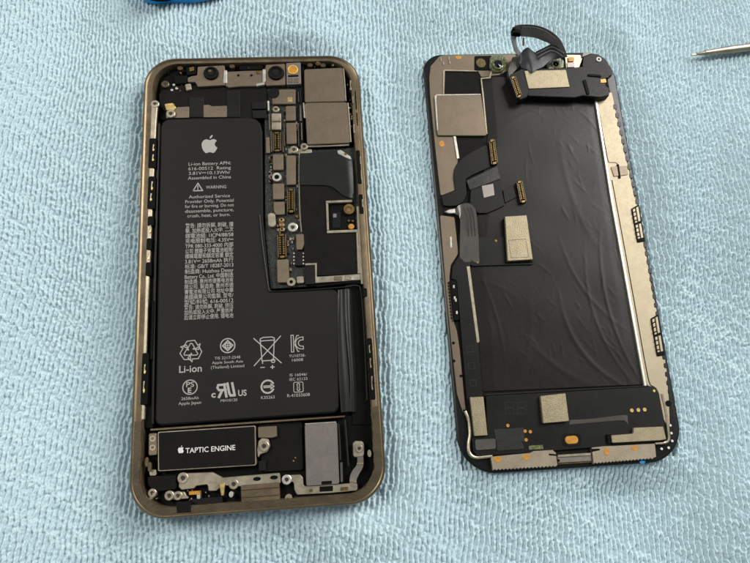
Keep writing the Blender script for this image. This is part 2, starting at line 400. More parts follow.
T('YU10738-', 289.0, 305.5, 355.6, 2.8); T('16008', 292.0, 303.0, 359.8, 2.8)
T('IS 16046/', 289.8, 307.2, 374.6, 2.8); T('IEC 62133', 289.6, 307.3, 379.0, 2.8); T('R-41033608', 287.2, 309.8, 395.0, 3.2)
T('K35263', 261.0, 274.6, 397.3, 3.0)
T('−', 260.3, 264.8, 367.4, 5.2, .015); T('+', 270.3, 274.6, 367.0, 5.6, .02)
build('printed_text', battery, 'print_grey', t)
t = Geo(); apple(t, A, 209.8, 143.8, 18.4, bz); build('fruit_logo', battery, 'print_grey', t)
# certification marks
t = Geo()
m = Mark(t, A, 197.9, 187.2, bz, 9.5); m.line([(-1, -.8), (1, -.8), (0, .95)], .22, True); m.line([(0, .35), (0, -.2)], .2); m.line([(0, -.42), (0, -.55)], .2); build('warning_triangle', battery, 'print_grey', t)
t = Geo(); m = Mark(t, A, 191, 350.8, bz, 24)
def rot(p, a): a = math.radians(a); return (p[0]*math.cos(a)-p[1]*math.sin(a), p[0]*math.sin(a)+p[1]*math.cos(a))
for a in (0, 120, 240):
    for seg in ([(-.62, .42), (-.34, .86), (.30, .90), (.56, .46), (.76, .58), (.64, .10)], [(.64, .10), (.16, .16), (.30, .26), (.10, .62), (-.04, .66), (-.28, .24), (-.62, .42)]):
        m.line([rot((u, v-.02), a) for u, v in seg], .075)
build('recycling_symbol', battery, 'print_grey', t)
t = Geo(); m = Mark(t, A, 227.7, 345.6, bz, 15.6); m.circ((0, 0), .92, .14); m.line([(0, .66), (.66, 0), (0, -.66), (-.66, 0)], .16, True); m.circ((0, 0), .34, .12); m.line([(0, .4), (0, -.4)], .1); m.line([(-.4, 0), (.4, 0)], .1); build('certification_mark', battery, 'print_grey', t)
t = Geo(); m = Mark(t, A, 190, 387.2, bz, 15.6); m.circ((0, 0), .92, .13)
put_text(t, A, 'PS', 186.2, 194.2, 384.3, 5, bz+.002, .01); put_text(t, A, 'E', 187.8, 191.4, 390.2, 5, bz+.002, .03); build('certification_mark', battery, 'print_grey', t)
t = Geo(); m = Mark(t, A, 226.2, 390.2, bz, 20)                # slanted recognised-component mark
m.line([(-.30, .62), (-.30, .62)], .1)
m.line([(.02, -.66), (-.20, .62)], .24)
m.line([(-.08, .56), (-.80, .56), (-.88, .30), (-.72, .04), (-.02, .04)], .22); m.line([(-.40, .02), (-.72, -.66)], .26)
m.line([(.12, .68), (.30, -.30), (.44, -.56), (.84, -.56), (.60, .68)], .24)
build('certification_mark', battery, 'print_grey', t)
t = Geo(); m = Mark(t, A, 267.5, 351, bz, 27)
m.line([(-1.0, 1.0), (1.0, -.95)], .075); m.line([(-1.0, -1.05), (1.0, 1.08)], .075)
m.line([(-.52, .78), (-.42, -.72), (.42, -.72), (.52, .80)], .07); m.line([(-.54, .78), (-.52, .95), (-.3, 1.04), (.35, 1.04), (.52, .96), (.54, .80)], .07, True)
m.circ((.40, -.76), .13, .07); m.line([(-.38, -.74), (-.38, -.92)], .07); build('crossed_bin_symbol', battery, 'print_grey', t)
t = Geo(); m = Mark(t, A, 297, 343.3, bz, 12.5)
m.line([(-.92, 1.36), (-.92, -1.36), (-.55, -1.36), (-.55, 1.36)], .13, True); m.line([(-.4, .15), (.0, 1.25), (.32, 1.25)], .13); m.line([(-.4, -.1), (.1, -1.32), (.3, -1.32)], .13)
m.circ((.72, .0), .95, .14, 95, 265, 20); m.circ((.72, 0), .5, .14, 90, 270, 20); m.line([(.72, .95), (1.0, .98), (1.0, .52), (.72, .5)], .13); m.line([(.72, -.95), (1.0, -.98), (1.0, -.52), (.72, -.5)], .13)
build('certification_mark', battery, 'print_grey', t)
t = Geo(); m = Mark(t, A, 267.7, 386.7, bz, 14.6); m.circ((0, 0), .86, .24, 22, 338); m.line([(-.55, .1), (.5, .1)], .14); m.line([(-.55, -.1), (.5, -.1)], .14); m.line([(.42, .34), (.86, 0), (.42, -.34)], .16); build('certification_mark', battery, 'print_grey', t)
t = Geo(); m = Mark(t, A, 298.4, 387.1, bz, 10.4); m.line([(-.9, .75), (-.75, .95), (.75, .95), (.9, .75), (.9, -.75), (.75, -.95), (-.75, -.95), (-.9, -.75)], .13, True); m.circ((0, .45), .26, .15); m.circ((0, 0), .2, .15); m.circ((0, -.42), .26, .15); build('certification_mark', battery, 'print_grey', t)
# round emboss ring between the two lobes
t = Geo(); m = Mark(t, A, 268, 294, ZB+.012, 44); m.circ((0, 0), .9, .035, 105, 285, 40); build('embossed_ring', battery, 'battery_fold', t)
# pouch folds on the right of the lower lobe
ruled('pouch_fold', battery, 'battery_fold', A, [(338, 290, 5.0), (337.5, 330, 5.15), (339, 380, 5.1), (341, 412.5, 4.6)], [(344.5, 289, 4.1), (347, 330, 3.9), (350.5, 380, 4.0), (352, 411, 3.7)], 30, 12, .2, None, .55)
ruled('pouch_fold', battery, 'battery_fold', A, [(344, 288.5, 3.9), (346, 330, 4.5), (350, 380, 4.6), (349, 411.5, 4.0)], [(352, 287.5, 3.0), (353.5, 330, 3.3), (356.5, 380, 3.2), (357, 412, 3.1)], 30, 12, .2, None, .7)
tube('edge_seal', battery, 'battery_fold', A, [(259.8, 215, 5.5), (262, 240, 5.5), (266, 270, 5.5), (269, 289.5, 5.45), (272.5, 291.3, 5.4), (300, 290.3, 5.3), (352, 286.5, 4.6)], .2, 8, 50)
# black side channel left of battery
slab('side_channel', phone, 'deep_black', A, [(150.5, 120), (159.5, 121), (153, 428), (144.5, 428)], 1.8, 4.2, .3)
tube('battery_cable', phone, 'flex_black', A, [(159.3, 124, 4.6), (157, 200, 4.6), (154.5, 300, 4.6), (152.7, 424, 4.6)], .45, 8, 40)
# rails: the bright inner lip on the left and the tan one on the right
slab('left_rail', phone, 'champagne_steel', A, [(149.5, 104), (157.5, 104), (156, 122), (150.8, 235), (147.8, 300), (144, 420), (140.5, 420), (142, 300), (146, 200)], 4.4, 5.7, .4, .2, 'bright inner lip')
g = Geo()
for (x, y, w, h) in ((149.2, 138, 7, 30), (148.3, 176, 7, 33), (147.8, 216, 5.5, 10), (146.6, 238, 5, 12), (145.8, 262, 5.5, 14), (142.3, 353, 6.5, 52), (152, 300, 2, 60)):
    prism(g, fillet(P(A, [(x, y), (x+w, y), (x+w-.03*h, y+h), (x-.04*h, y+h)], 5.9), .5), 4.4, 5.9, .15)
build('side_clips', phone, 'deep_black', g)
for (x, y, h) in ((152.2, 144, 7), (151.8, 154, 7), (150.8, 181, 9), (149.8, 193, 8), (148.9, 225, 8), (147.3, 251, 9), (143.6, 364, 10), (142.7, 381, 12)):
    slab('clip_spring', phone, 'champagne_steel', A, [(x+.6, y), (x+2.0, y), (x+1.2, y+h*.5), (x+1.8, y+h), (x, y+h), (x+.2, y+h*.5)], 4.6, 6.05, .25)
    dot('clip_stud', phone, 'pale_gold', A, x+1.1, y+h*.78, .3, .45, 5.9, 6.15)
for (x, y, w, h) in ((354.5, 90, 5, 20), (356, 112, 5, 14), (355.8, 150, 5, 34), (358.5, 194, 5, 20), (362, 288, 5, 9), (366.8, 338, 5.5, 62)):
    g = Geo(); prism(g, fillet(P(A, [(x, y), (x+w, y), (x+w+.06*h, y+h), (x+.06*h, y+h)], 5.85), .5), 4.6, 5.85, .15); build('side_clip', phone, 'deep_black', g)
for (x, y, h) in ((349.6, 80, 10), (352, 96, 7), (353, 124, 9), (359.5, 156, 8), (360.5, 170, 10), (361.5, 199, 8), (368.5, 345, 8), (369.5, 358, 10), (371, 376, 14)):
    slab('clip_spring', phone, 'champagne_steel', A, [(x+.2, y), (x+1.6, y), (x+1.2, y+h*.5), (x+2.2, y+h), (x+.7, y+h), (x+.3, y+h*.5)], 4.6, 5.95, .25)
slab('right_rail', phone, 'champagne_steel', A, [(356.5, 206), (361.5, 206), (362.5, 240), (364.5, 284), (361, 284), (358, 240)], 4.2, 5.2, .3)
slab('right_channel', phone, 'deep_black', A, [(352, 286), (363, 286), (371, 425), (352, 425)], 1.8, 3.0, .3)
tube('seal_line', phone, 'flex_gloss', A, [(345, 286.5, 4.6), (356, 285.5, 4.8), (361, 292, 4.8), (364.5, 340, 4.6), (367, 400, 4.4)], .2, 6, 40)

# --- top: sensor bar
slab('top_shroud', phone, 'deep_black', A, [(160, 70), (300, 61.5), (345, 62), (352, 80), (352, 110), (300, 118), (160, 120)], 1.8, 3.2, 1)
slab('shield_tape', phone, 'matte_black', A, [(159, 94), (166, 86), (266, 83), (268, 112), (262, 118), (172, 119), (160, 106)], 3.2, 4.3, .8)
g = Geo(); prism(g, P(A, [(189, 97), (204, 97), (204, 117), (189, 117)], 4.6), 4.2, 4.6, .1); prism(g, P(A, [(226.5, 90), (240, 90), (240, 117), (226.5, 117)], 4.55), 4.2, 4.55, .1); prism(g, P(A, [(252, 102), (266, 101), (266, 108.5), (252, 109)], 4.8), 4.2, 4.8, .1); prism(g, P(A, [(252, 110.5), (266, 110), (266, 118), (253, 118)], 4.75), 4.2, 4.75, .1)
build('tape_folds', phone, 'flex_black', g)
slab('shield_plate', phone, 'shield_tan', A, [(177.5, 107), (189, 106.3), (189, 117.6), (166, 118), (166, 115)], 4.3, 4.75)
slab('shield_plate', phone, 'shield_tan', A, [(203.4, 104.8), (209, 104.6), (212, 106), (226.7, 105.5), (226.7, 117), (203.4, 117.2)], 4.3, 4.75)
cb = slab('camera_bracket', phone, 'shield_tan', A, [(187.5, 77.5), (191, 76), (197, 75), (197.5, 66.5), (224.5, 65), (225, 85), (198, 86.6), (195, 82), (187.5, 82)], 3.2, 5.3, .4, .15)
def lens(parent, x, y, r, z, glass='glass_black', glint=None):
    c = A.loc(x, y, z); g = Geo()
    lathe(g, c, [(r, 3.5), (r, z-.5), (r*.93, z-.1), (r*.80, z), (r*.70, z), (r*.62, z-.35), (r*.45, z-.4), (r*.40, z-.25), (r*.2, z-.18), (r*.02, z-.16)], 36, [0]*5+[0]+[1]*4)
    o = build('camera_lens', parent, ['matte_black', glass], g, True); return o
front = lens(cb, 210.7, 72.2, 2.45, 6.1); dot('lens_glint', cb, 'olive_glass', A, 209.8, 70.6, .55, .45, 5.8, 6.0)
slab('sensor_bar', phone, 'shield_tan', A, [(225, 71.5), (245, 70.5), (266, 70), (266, 83.5), (262, 85.8), (240, 86.3), (229, 87.5), (225, 85.5)], 3.2, 5.1, .5, .2)
for x in (238.3, 251.4): dot('rivet_hole', phone, 'deep_black', A, x, 75.3, .45, .45, 5.0, 5.13)
slab('spring_contact', phone, 'bright_steel', A, [(224, 70), (227, 70), (227, 83), (223, 83)], 4, 5.5, .3)
slab('spring_contact', phone, 'bright_steel', A, [(262.5, 69), (265.5, 69), (265.5, 81), (262.5, 84)], 4, 5.5, .3)
slab('spring_contact', phone, 'bright_steel', A, [(256, 83.5), (264, 82), (264.5, 84.5), (256, 86)], 4, 5.4, .2)
cb2 = slab('camera_bracket', phone, 'shield_tan', A, [(265.5, 64.5), (285, 63.5), (285.6, 84.8), (265.8, 85.6)], 3.2, 5.2, .4, .15)
lens(cb2, 275.9, 71.9, 2.65, 6.0)
fm = slab('flash_module', phone, 'plate_grey', A, [(286, 62.9), (300.5, 62.2), (301, 83.8), (286.5, 84.6)], 3.2, 5.5, .3, .12)
ring(fm, 'flash_lens', A, 292.8, 69.3, 1.75, 1.3, 5.4, 5.75, 'amber_glass', 'kapton_orange', 5.6)
slab('flash_window', fm, 'deep_black', A, [(288, 75), (298.5, 74.5), (298.5, 76.5), (288, 77)], 5.4, 5.58, .1)
g = Geo()
for x in (288.2, 294): prism(g, P(A, [(x, 78), (x+4.6, 77.8), (x+4.6, 82.3), (x, 82.5)], 5.65), 5.4, 5.65, .06)
build('flash_contacts', fm, 'shield_tan', g)
slab('bracket_gap', phone, 'deep_black', A, [(301, 64), (304, 64), (304, 90), (301, 90)], 3.2, 4.2, .1)
# small parts of the top edge
g = Geo(); prism(g, P(A, [(186, 67), (196, 66), (196, 74), (187, 75)], 5), 3.2, 5, .1); prism(g, P(A, [(173, 75.5), (187, 75), (187, 83), (175, 84)], 5.0), 3.2, 5.0, .2); prism(g, P(A, [(239, 65), (263, 64), (263, 69.5), (239, 70)], 4.7), 3.2, 4.7, .2); build('contact_housing', phone, 'deep_black', g)
slab('gold_contact', phone, 'gold', A, [(189, 67.5), (193.5, 66.5), (194, 70), (189.5, 71.5)], 5, 5.35, .1)
slab('gold_contact', phone, 'gold', A, [(256.5, 70.5), (260.5, 70.5), (260.5, 73.5), (256.5, 73.5)], 4.9, 5.35, .1)
for x, y in ((173.8, 84.6), (171.8, 89.8), (176.5, 88.2)): dot('rivet', phone, 'bright_steel', A, x, y, .45, .4, 4.2, 4.55)
slab('hinge_clip', phone, 'champagne_steel', A, [(184.5, 84), (190.5, 83), (191.5, 89), (186, 90.5)], 4.2, 5.2, .4, .2)
screw(phone, A, 165, 83.5, 1.25, 3.2, 5.6, 'bronze_frame'); screw(phone, A, 154.6, 103.4, 1.35, 5.2, 6.0)
screw(phone, A, 170.4, 113, 1.45, 4.2, 5.7); slab('gold_clip', phone, 'pale_gold', A, [(164, 103.5), (173, 102.5), (176, 107), (173, 111), (166, 110)], 4.2, 5.3, .5, .2)
for x, y in ((180, 68), (232, 66), (310, 64.8), (318, 63.3), (323, 65)): dot('edge_peg', phone, 'bronze_frame', A, x, y, .9, .7, 4.5, 5.6)
dot('gold_peg', phone, 'gold', A, 317.5, 62.3, .45, .45, 5.3, 5.8)

# --- logic board
bd = slab('circuit_board', phone, 'pcb_dark', A, [(267, 86), (303, 84), (303, 150), (360, 147), (366, 283), (270.5, 289), (265, 232), (264.5, 120)], 1.9, 3.7, .4, .1, 'dark circuit board strip with tan shields')
def sh(pts, z=4.7, m='shield_tan', r=.45, name='shield_plate', label=None): return slab(name, bd, m, A, pts, 3.6, z, r, .18, label)
sh([(279, 89.2), (295.4, 88.7), (295.4, 103.8), (272.4, 104), (271.5, 98), (278, 94.5)])
dot('tape_disc', bd, 'matte_black', A, 273.5, 93, 1.9, 1.9, 4.4, 4.85)
slab('gold_patch', bd, 'pale_gold', A, rect(287.4, 97, 292.2, 101.8), 4.6, 4.78, .1)
sh([(285.5, 105.7), (295.4, 105.4), (295.6, 120.4), (285.7, 120.8)]); sh([(286, 122.6), (296, 122.3), (296.6, 143.6), (286.5, 144)])
sh(rect(271.5, 113, 281, 129.5), 4.9, 'champagne_steel', .3, 'connector_cover')
slab('cover_band', bd, 'bronze_ledge', A, rect(271.8, 120.4, 280.8, 122), 4.85, 5.02, .05)
sh([(272.5, 154), (283.2, 153.8), (283.4, 169.8), (272.8, 170)]); sh([(286, 155.2), (295.7, 155), (295.9, 184.6), (286.2, 185)])
sh([(272.4, 183.3), (284, 183), (284.2, 199.2), (272.8, 199.5)]); sh([(273.3, 201.6), (284.5, 201.3), (284.7, 214.5), (276, 214.9), (273.5, 211)])
sh([(267.2, 213), (275, 212.4), (275.8, 226.6), (268.2, 227)], 5.2, 'champagne_steel', 1.0, 'battery_tab')
sh([(276.5, 259.5), (288.6, 258.8), (289.2, 282.4), (277.2, 283)], 4.9, 'shield_tan', .6)
sh([(295.7, 234), (304, 233.6), (304.5, 244), (302, 249.6), (296.2, 250)], 4.8)
sh([(296.3, 276.4), (303.6, 276), (304, 283), (296.6, 283.4)], 4.8, 'champagne_steel')
ring(bd, 'standoff', A, 276.7, 176.8, 1.5, .75, 3.6, 5.1, 'bright_steel'); ring(bd, 'standoff', A, 291.1, 281.8, 1.35, .5, 3.6, 5.2, 'champagne_steel')
screw(bd, A, 292.6, 226.8, 1.5, 3.6, 5.2, 'bright_steel'); screw(bd, A, 304, 146, 1.2, 3.6, 5.2); screw(bd, A, 293.8, 149, 1.3, 3.6, 5.0); screw(bd, A, 275.8, 108.6, 1.1, 3.6, 4.9)
sh([(288, 148), (312, 149), (312, 153.5), (288, 153.5)], 4.4, 'champagne_steel', .3, 'ground_strip')
connector(bd, A, [(287.4, 188.6), (294.2, 188.4), (294.4, 212.2), (287.6, 212.4)], 3.6, 5.0)
connector(bd, A, [(277.6, 234), (285.4, 233.6), (286, 257.6), (278.4, 258)], 3.6, 4.7, 'connector', 8)
connector(bd, A, [(273, 132), (280.5, 131.6), (280.8, 151), (273.5, 151.4)], 3.6, 4.4, 'connector', 8)
for x in (270.4, 282): slab('shield_wall', bd, 'bronze_frame', A, [(x, 131), (x+1.4, 131), (x+1.8, 152), (x+.4, 152)], 3.6, 4.5, .05)
g = Geo(); prism(g, fillet(P(A, rect(294.8, 251.2, 302.6, 265.6), 4.9), .3), 3.6, 4.9, .15)
for i in range(4):
    for x in (293.2, 302.4): prism(g, P(A, rect(x, 252.4+3.4*i, x+1.7, 254.2+3.4*i), 4.5), 3.6, 4.5, .05, 1)
build('chip', bd, ['flex_black', 'bright_steel'], g)
for i in range(95):                                           # surface-mount parts in the free strips
    z = random.choice([0, 1, 2, 3, 4])
    x, y = [(random.uniform(268.5, 271), random.uniform(150, 200)), (random.uniform(283.8, 286), random.uniform(106, 200)), (random.uniform(276, 284), random.uniform(216, 232)), (random.uniform(287, 293), random.uniform(235, 272)), (random.uniform(295.5, 298.5), random.uniform(120, 232))][z]
    w, h = random.choice([(1.1, 2.2), (2.2, 1.1), (1.5, 1.5), (1.7, 2.8)])
    mm = random.choice(['brown_ceramic', 'gold', 'plate_grey', 'deep_black', 'champagne_steel', 'brown_ceramic'])
    slab('capacitor', bd, mm, A, rect(x, y, x+w, y+h), 3.65, random.uniform(4.0, 4.4), .05, .05)
tube('board_edge', bd, 'champagne_steel', A, [(299.3, 150, 4.7), (299, 180, 4.7), (300, 215, 4.7), (301.5, 232, 4.7)], .18, 6, 20)
for x, y0_, y1_, m_ in ((298.3, 92, 102, 'flex_fold'), (300.4, 90, 103, 'flex_gloss'), (300.3, 106, 121, 'steel'), (298.2, 124, 146, 'flex_fold'), (301.4, 123, 140, 'steel'), (269.6, 89, 99, 'flex_fold'), (269.3, 114, 130, 'steel'), (270.8, 131, 152, 'flex_fold'), (284, 124, 146, 'flex_fold')):
    tube('cable_line', bd, m_, A, [(x, y0_, 4.5), (x+.3, (y0_+y1_)/2, 4.55), (x+.6, y1_, 4.5)], .16, 6, 8)  # tubes on the dark cable draw its highlights in paler material
slab('edge_contact', bd, 'bright_steel', A, [(267.2, 100.6), (269, 100.4), (269.2, 110.4), (267.6, 110.6)], 3.6, 4.9, .2, .1)
slab('edge_plate', bd, 'shield_tan', A, [(265.6, 137), (269.4, 136.8), (270, 153), (266, 153)], 3.6, 4.6, .3, .1)
for x, y in ((281.6, 219.6), (281.8, 224.4), (282.2, 229)): slab('gold_socket', bd, 'pale_gold', A, [(x-3, y-1.6), (x+2.6, y-1.8), (x+2.8, y+1.8), (x-2.8, y+2)], 3.6, 4.6, .7, .2)
for x, y in ((281.4, 219.5), (281.9, 228.9)): slab('socket_hole', bd, 'deep_black', A, rect(x-1.2, y-1, x+1.2, y+1), 4.5, 4.66, .2)
slab('socket_core', bd, 'brown_ceramic', A, rect(280.8, 222.8, 283, 225.8), 4.5, 4.72, .2)
slab('flex_fold', bd, 'flex_gloss', A, [(299, 104), (302.5, 104), (302.5, 121), (299, 121)], 3.7, 4.6, .2)
slab('cable_cover', bd, 'matte_black', A, [(296.8, 88), (303.5, 87), (303.5, 148), (297.6, 148)], 3.6, 4.1, .3)

# --- rear camera shield (two big plates)
cs = slab('camera_shield', phone, 'shield_tan', A, [(304, 69), (343, 67.3), (345.4, 101.4), (304.6, 102.2)], 3, 5.35, .7, .2, 'upper tan cover plate')
cs2 = slab('camera_shield', phone, 'shield_tan', A, [(304.8, 102.6), (347.3, 101.8), (350.3, 142.8), (307, 144.6)], 3, 5.2, .7, .2, 'lower tan cover plate')
tube('shield_edge', cs, 'bright_steel', A, [(343.6, 68, 5.3), (345, 85, 5.3), (346, 101, 5.3)], .16, 6, 8)
tube('shield_edge', cs2, 'bright_steel', A, [(348, 103, 5.15), (349.6, 122, 5.15), (351, 142, 5.1)], .2, 6, 8)
tube('shield_edge', cs2, 'bright_steel', A, [(303.6, 103, 5.0), (304.2, 112, 5.0), (304.6, 118, 5.0)], .25, 6, 8)
tube('shield_edge', cs2, 'champagne_steel', A, [(308, 146.6, 4.8), (325, 146.2, 4.8), (349, 145, 4.8)], .3, 6, 10)
# ragged little parts between the plates and the rim
def scrap(name, pal, n, x0, y0, x1, y1, za, zb, slope=0., size=(1.0, 2.6)):
    for _ in range(n):
        t = random.random(); x = x0+(x1-x0)*random.random()+slope*t*(y1-y0); y = y0+(y1-y0)*t
        w = random.uniform(*size)*.7; h = random.uniform(*size); k = random.uniform(-.5, .5)
        slab(name, phone, random.choice(pal), A, [(x, y), (x+w, y+k*.5), (x+w+k, y+h), (x+k*.6, y+h*.9)], za, random.uniform(za+.6, zb), .2, .08)
scrap('spring_finger', ['deep_black', 'champagne_steel', 'matte_black', 'bronze_frame'], 26, 346, 68, 349, 142, 3.2, 5.3, .055)
scrap('spring_finger', ['deep_black', 'deep_black', 'champagne_steel'], 12, 365, 338, 368, 402, 4.4, 5.7, .06)
scrap('contact_piece', ['matte_black', 'champagne_steel', 'brown_ceramic', 'bronze_frame'], 14, 167, 70, 187, 91, 3.2, 4.9)
scrap('contact_piece', ['matte_black', 'bronze_frame', 'deep_black'], 12, 234, 63, 265, 70, 3.2, 4.9)
scrap('contact_piece', ['matte_black', 'champagne_steel', 'bronze_frame'], 10, 303, 62, 343, 66, 3.6, 5.2)
scrap('contact_piece', ['matte_black', 'champagne_steel', 'plate_grey', 'deep_black'], 14, 184, 487, 238, 500, 2.6, 4.2)
scrap('contact_piece', ['matte_black', 'champagne_steel', 'brown_ceramic'], 7, 256, 456, 300, 472, 2.6, 4.0)
scrap('contact_piece', ['matte_black', 'champagne_steel'], 7, 147, 468, 158, 500, 2.6, 4.6)
# copper studs along the right ledge
for (x, y) in ((349.5, 71), (352.5, 79), (354.6, 88.5)): dot('edge_peg', phone, 'champagne_steel', A, x, y, .5, .8, 4.8, 5.7)
# --- black tape over the lower board
slab('tape', phone, 'matte_black', A, [(301, 183), (353.5, 183), (353.8, 202), (327, 203), (328, 232), (357.5, 232), (358.5, 274.5), (315.5, 275.5), (315, 264), (304.6, 264.6), (303, 232), (301, 210)], 3.6, 4.75, .3, .1)
rows = []
for j in range(14):
    v = j/13; row = []
    for i in range(22):
        u = i/21
        x = 299.8+u*(52.6+1.6*v); yt = 154-3.5*math.sin(min(1, u*1.3)*math.pi*.5)+9*max(0, u-.72)/.28*.9
        yb = 184.8+13.5*(1/(1+math.exp(-(u-.72)*14)))
        z = 5.1+.55*math.sin(math.pi*min(1, v*1.05))*(0.35+.65*u)-1.2*max(0, u-.93)/.07*.5
        row.append((x, yt+(yb-yt)*v, z))
    rows.append(row)
surf('glossy_tape', phone, 'battery_fold', A, rows, .15)
sc = slab('silver_clip', phone, 'bright_steel', A, [(337, 150), (341, 149.5), (350.5, 156), (351.8, 160), (346, 157.5), (338, 153.5)], 4.6, 5.6, .4, .2)
dot('gold_spot', sc, 'gold', A, 345.5, 153.8, .5, .4, 5.5, 5.7)
# recessed pit with its frame
g = Geo()
for pts in ([(325.8, 200.6), (352, 199.5), (352, 202), (325.8, 203)], [(325.8, 203), (328.2, 203), (329, 230), (326.8, 230)], [(326.8, 230.4), (358.4, 229.2), (358.6, 232), (326.8, 233.2)], [(356.2, 232), (358.7, 232), (360.4, 273.5), (357.6, 273.5)]):
    prism(g, P(A, pts, 5.2), 3.6, 5.2, .12)
build('port_frame', phone, 'champagne_steel', g)
pit = slab('port_floor', phone, 'deep_black', A, [(328.5, 203.5), (354, 202.5), (356, 229), (329.5, 230)], 3.6, 4.0, .1)
slab('sensor_window', pit, 'glass_black', A, rect(332.5, 212, 341, 228), 4.0, 4.25, .2); slab('sensor_chip', pit, 'plate_grey', A, rect(333, 213.5, 336.5, 217.5), 4.25, 4.4, .2)
ring(pit, 'gold_ring', A, 349, 208.9, 1.75, .8, 4.0, 5.0, 'gold', 'brown_ceramic', 4.7)
dot('gold_contact', pit, 'kapton_orange', A, 351.3, 226.3, .95, .85, 4.0, 4.8); dot('gold_contact', pit, 'gold', A, 348.8, 220.5, .35, .35, 4.0, 4.6); dot('gold_contact', pit, 'gold', A, 352.8, 220.8, .35, .35, 4.0, 4.6)
# strip under the tape
g = Geo(); prism(g, P(A, [(305, 263.2), (316.8, 262.8), (316.8, 276.6), (345, 275), (360.6, 273.8), (361, 279.8), (340, 281.4), (315.2, 283), (314.8, 265), (305, 265.4)], 5.0), 3.6, 5.0, .12); build('metal_bracket', phone, 'champagne_steel', g)
for x, y, w, m_ in ((334, 276.2, 8, 'shield_tan'), (345, 275.5, 5, 'champagne_steel'), (351, 276, 3, 'bright_steel')): slab('bracket_pad', phone, m_, A, rect(x, y, x+w, y+4), 4.9, 5.25, .2)
tube('bracket_seam', phone, 'deep_black', A, [(317, 286.3, 4.9), (340, 283.5, 4.9), (358, 281.5, 4.9)], .35, 6, 10)
slab('flex_tab', phone, 'flex_black', A, [(304.8, 266), (314.6, 265.5), (315, 284), (305, 284.5)], 3.6, 4.85, .2)

# --- bottom: vibration motor
vm = slab('vibration_motor', phone, 'champagne_steel', A, [(157.4, 431.8), (255.5, 425.4), (256.2, 465.6), (157.8, 471.6)], 1.9, 5.1, .5, .15, 'flat motor box with black face and white lettering')
slab('face_plate', vm, 'matte_black', A, [(158.6, 432.8), (254.5, 426.6), (255.1, 464.6), (159, 470.4)], 5.0, 5.22, .35, .04)
t = Geo(); put_text(t, A, 'TAPTIC ENGINE', 185.6, 235.2, 449.0, 5.2, 5.25, .012); build('printed_text', vm, 'print_white', t)
t = Geo(); apple(t, A, 181, 449.4, 7.8, 5.25); build('fruit_logo', vm, 'print_white', t)
slab('motor_bracket', phone, 'shield_tan', A, [(148.6, 433.5), (156.6, 433), (157, 455), (148.4, 455.8)], 3.4, 4.9, .5, .15)
for y in (438.6, 447.6): screw(phone, A, 152.3, y, .9, 4.8, 5.1)
slab('bottom_floor', phone, 'deep_black', A, [(147, 430), (372, 414), (374, 480), (356, 497), (170, 508), (150, 492)], 1.75, 2.6, 3)
slab('cable_cover', phone, 'matte_black', A, [(258, 424), (302, 421), (303.5, 470), (262, 472)], 2.6, 3.6, .8)
slab('cross_bar', phone, 'bronze_ledge', A, [(150, 428.8), (250, 421.8), (345, 415.5), (345, 417.3), (250, 424), (150, 431)], 2.6, 4.9, .2, .12)
slab('motor_tab', phone, 'shield_tan', A, [(257.8, 427), (276.6, 425.8), (277, 436.6), (272, 438), (258, 438)], 3, 4.9, .4, .15)
lug = slab('screw_lug', phone, 'champagne_steel', A, [(258.5, 441), (262, 438), (268.5, 439), (270, 446), (267, 452), (260, 454.5), (258, 459), (257, 450)], 3, 4.8, .8, .15)
screw(lug, A, 263.9, 446.3, 1.45, 4.7, 5.3)
for pts in ([(258.5, 461), (266, 460), (266, 470.5), (258.5, 471)],): slab('motor_flex', phone, 'flex_black', A, pts, 3, 4.4, .4)
# speaker
sp = slab('speaker', phone, 'plate_grey', A, [(304.5, 424.2), (337, 422), (339.4, 484.2), (306.2, 486.4)], 2.6, 4.9, .7, .15, 'brushed grey speaker cover')
tube('speaker_edge', sp, 'bright_steel', A, [(305, 424, 4.85), (320, 423, 4.85), (336, 422, 4.85)], .16, 6, 8)
slab('speaker_flex', phone, 'flex_fold', A, [(340, 462.6), (342.5, 462), (343, 482), (340.6, 482.5)], 2.6, 4.6, .3)
tube('seal_line', phone, 'flex_gloss', A, [(338.6, 424, 4.2), (340, 445, 4.2), (340.4, 460, 4.2)], .22, 6, 12); tube('seal_line', phone, 'flex_gloss', A, [(345, 420, 3.6), (347, 445, 3.6), (348.5, 466, 3.6)], .22, 6, 12)
# charging port and lower bracket
pb = slab('port_bracket', phone, 'champagne_steel', A, [(179.5, 473.5), (212.5, 472.3), (222.5, 477.8), (240, 476.2), (279.5, 473), (281, 483.5), (241, 486.6), (222.5, 485.5), (220, 488), (216, 491), (208.5, 491.2), (207.5, 484.5), (196, 486), (194, 488.5), (181.5, 490), (178.5, 487)], 3.0, 4.6, .5, .15)
for x, y, r in ((182.6, 478.2, 1.5), (233.4, 484.4, 1.35)): screw(pb, A, x, y, r, 4.5, 5.0)
for x, y in ((257, 479), (274, 477.5)): dot('bracket_hole', pb, 'deep_black', A, x, y, 1.1, .55, 4.5, 4.64)
cp_ = slab('charging_port', phone, 'bronze_ledge', A, [(240.6, 485.4), (279.3, 482.4), (279.8, 502.8), (241.2, 505.6)], 2.6, 5.0, .3, .15)
slab('port_seam', cp_, 'bronze_frame', A, [(241.5, 490), (279, 487), (279, 488), (241.5, 491)], 4.98, 5.1, .05); slab('port_seam', cp_, 'bronze_frame', A, [(241.5, 497.6), (279, 494.8), (279, 495.6), (241.5, 498.4)], 4.98, 5.1, .05)
slab('corner_block', phone, 'matte_black', A, [(147.5, 476.5), (176, 475.5), (176.5, 489), (153, 492), (148, 484)], 2.6, 4.2, .5)
slab('corner_bracket', phone, 'champagne_steel', A, [(149, 470), (156, 469.5), (156.5, 475.6), (149.5, 476)], 2.6, 4.6, .5)
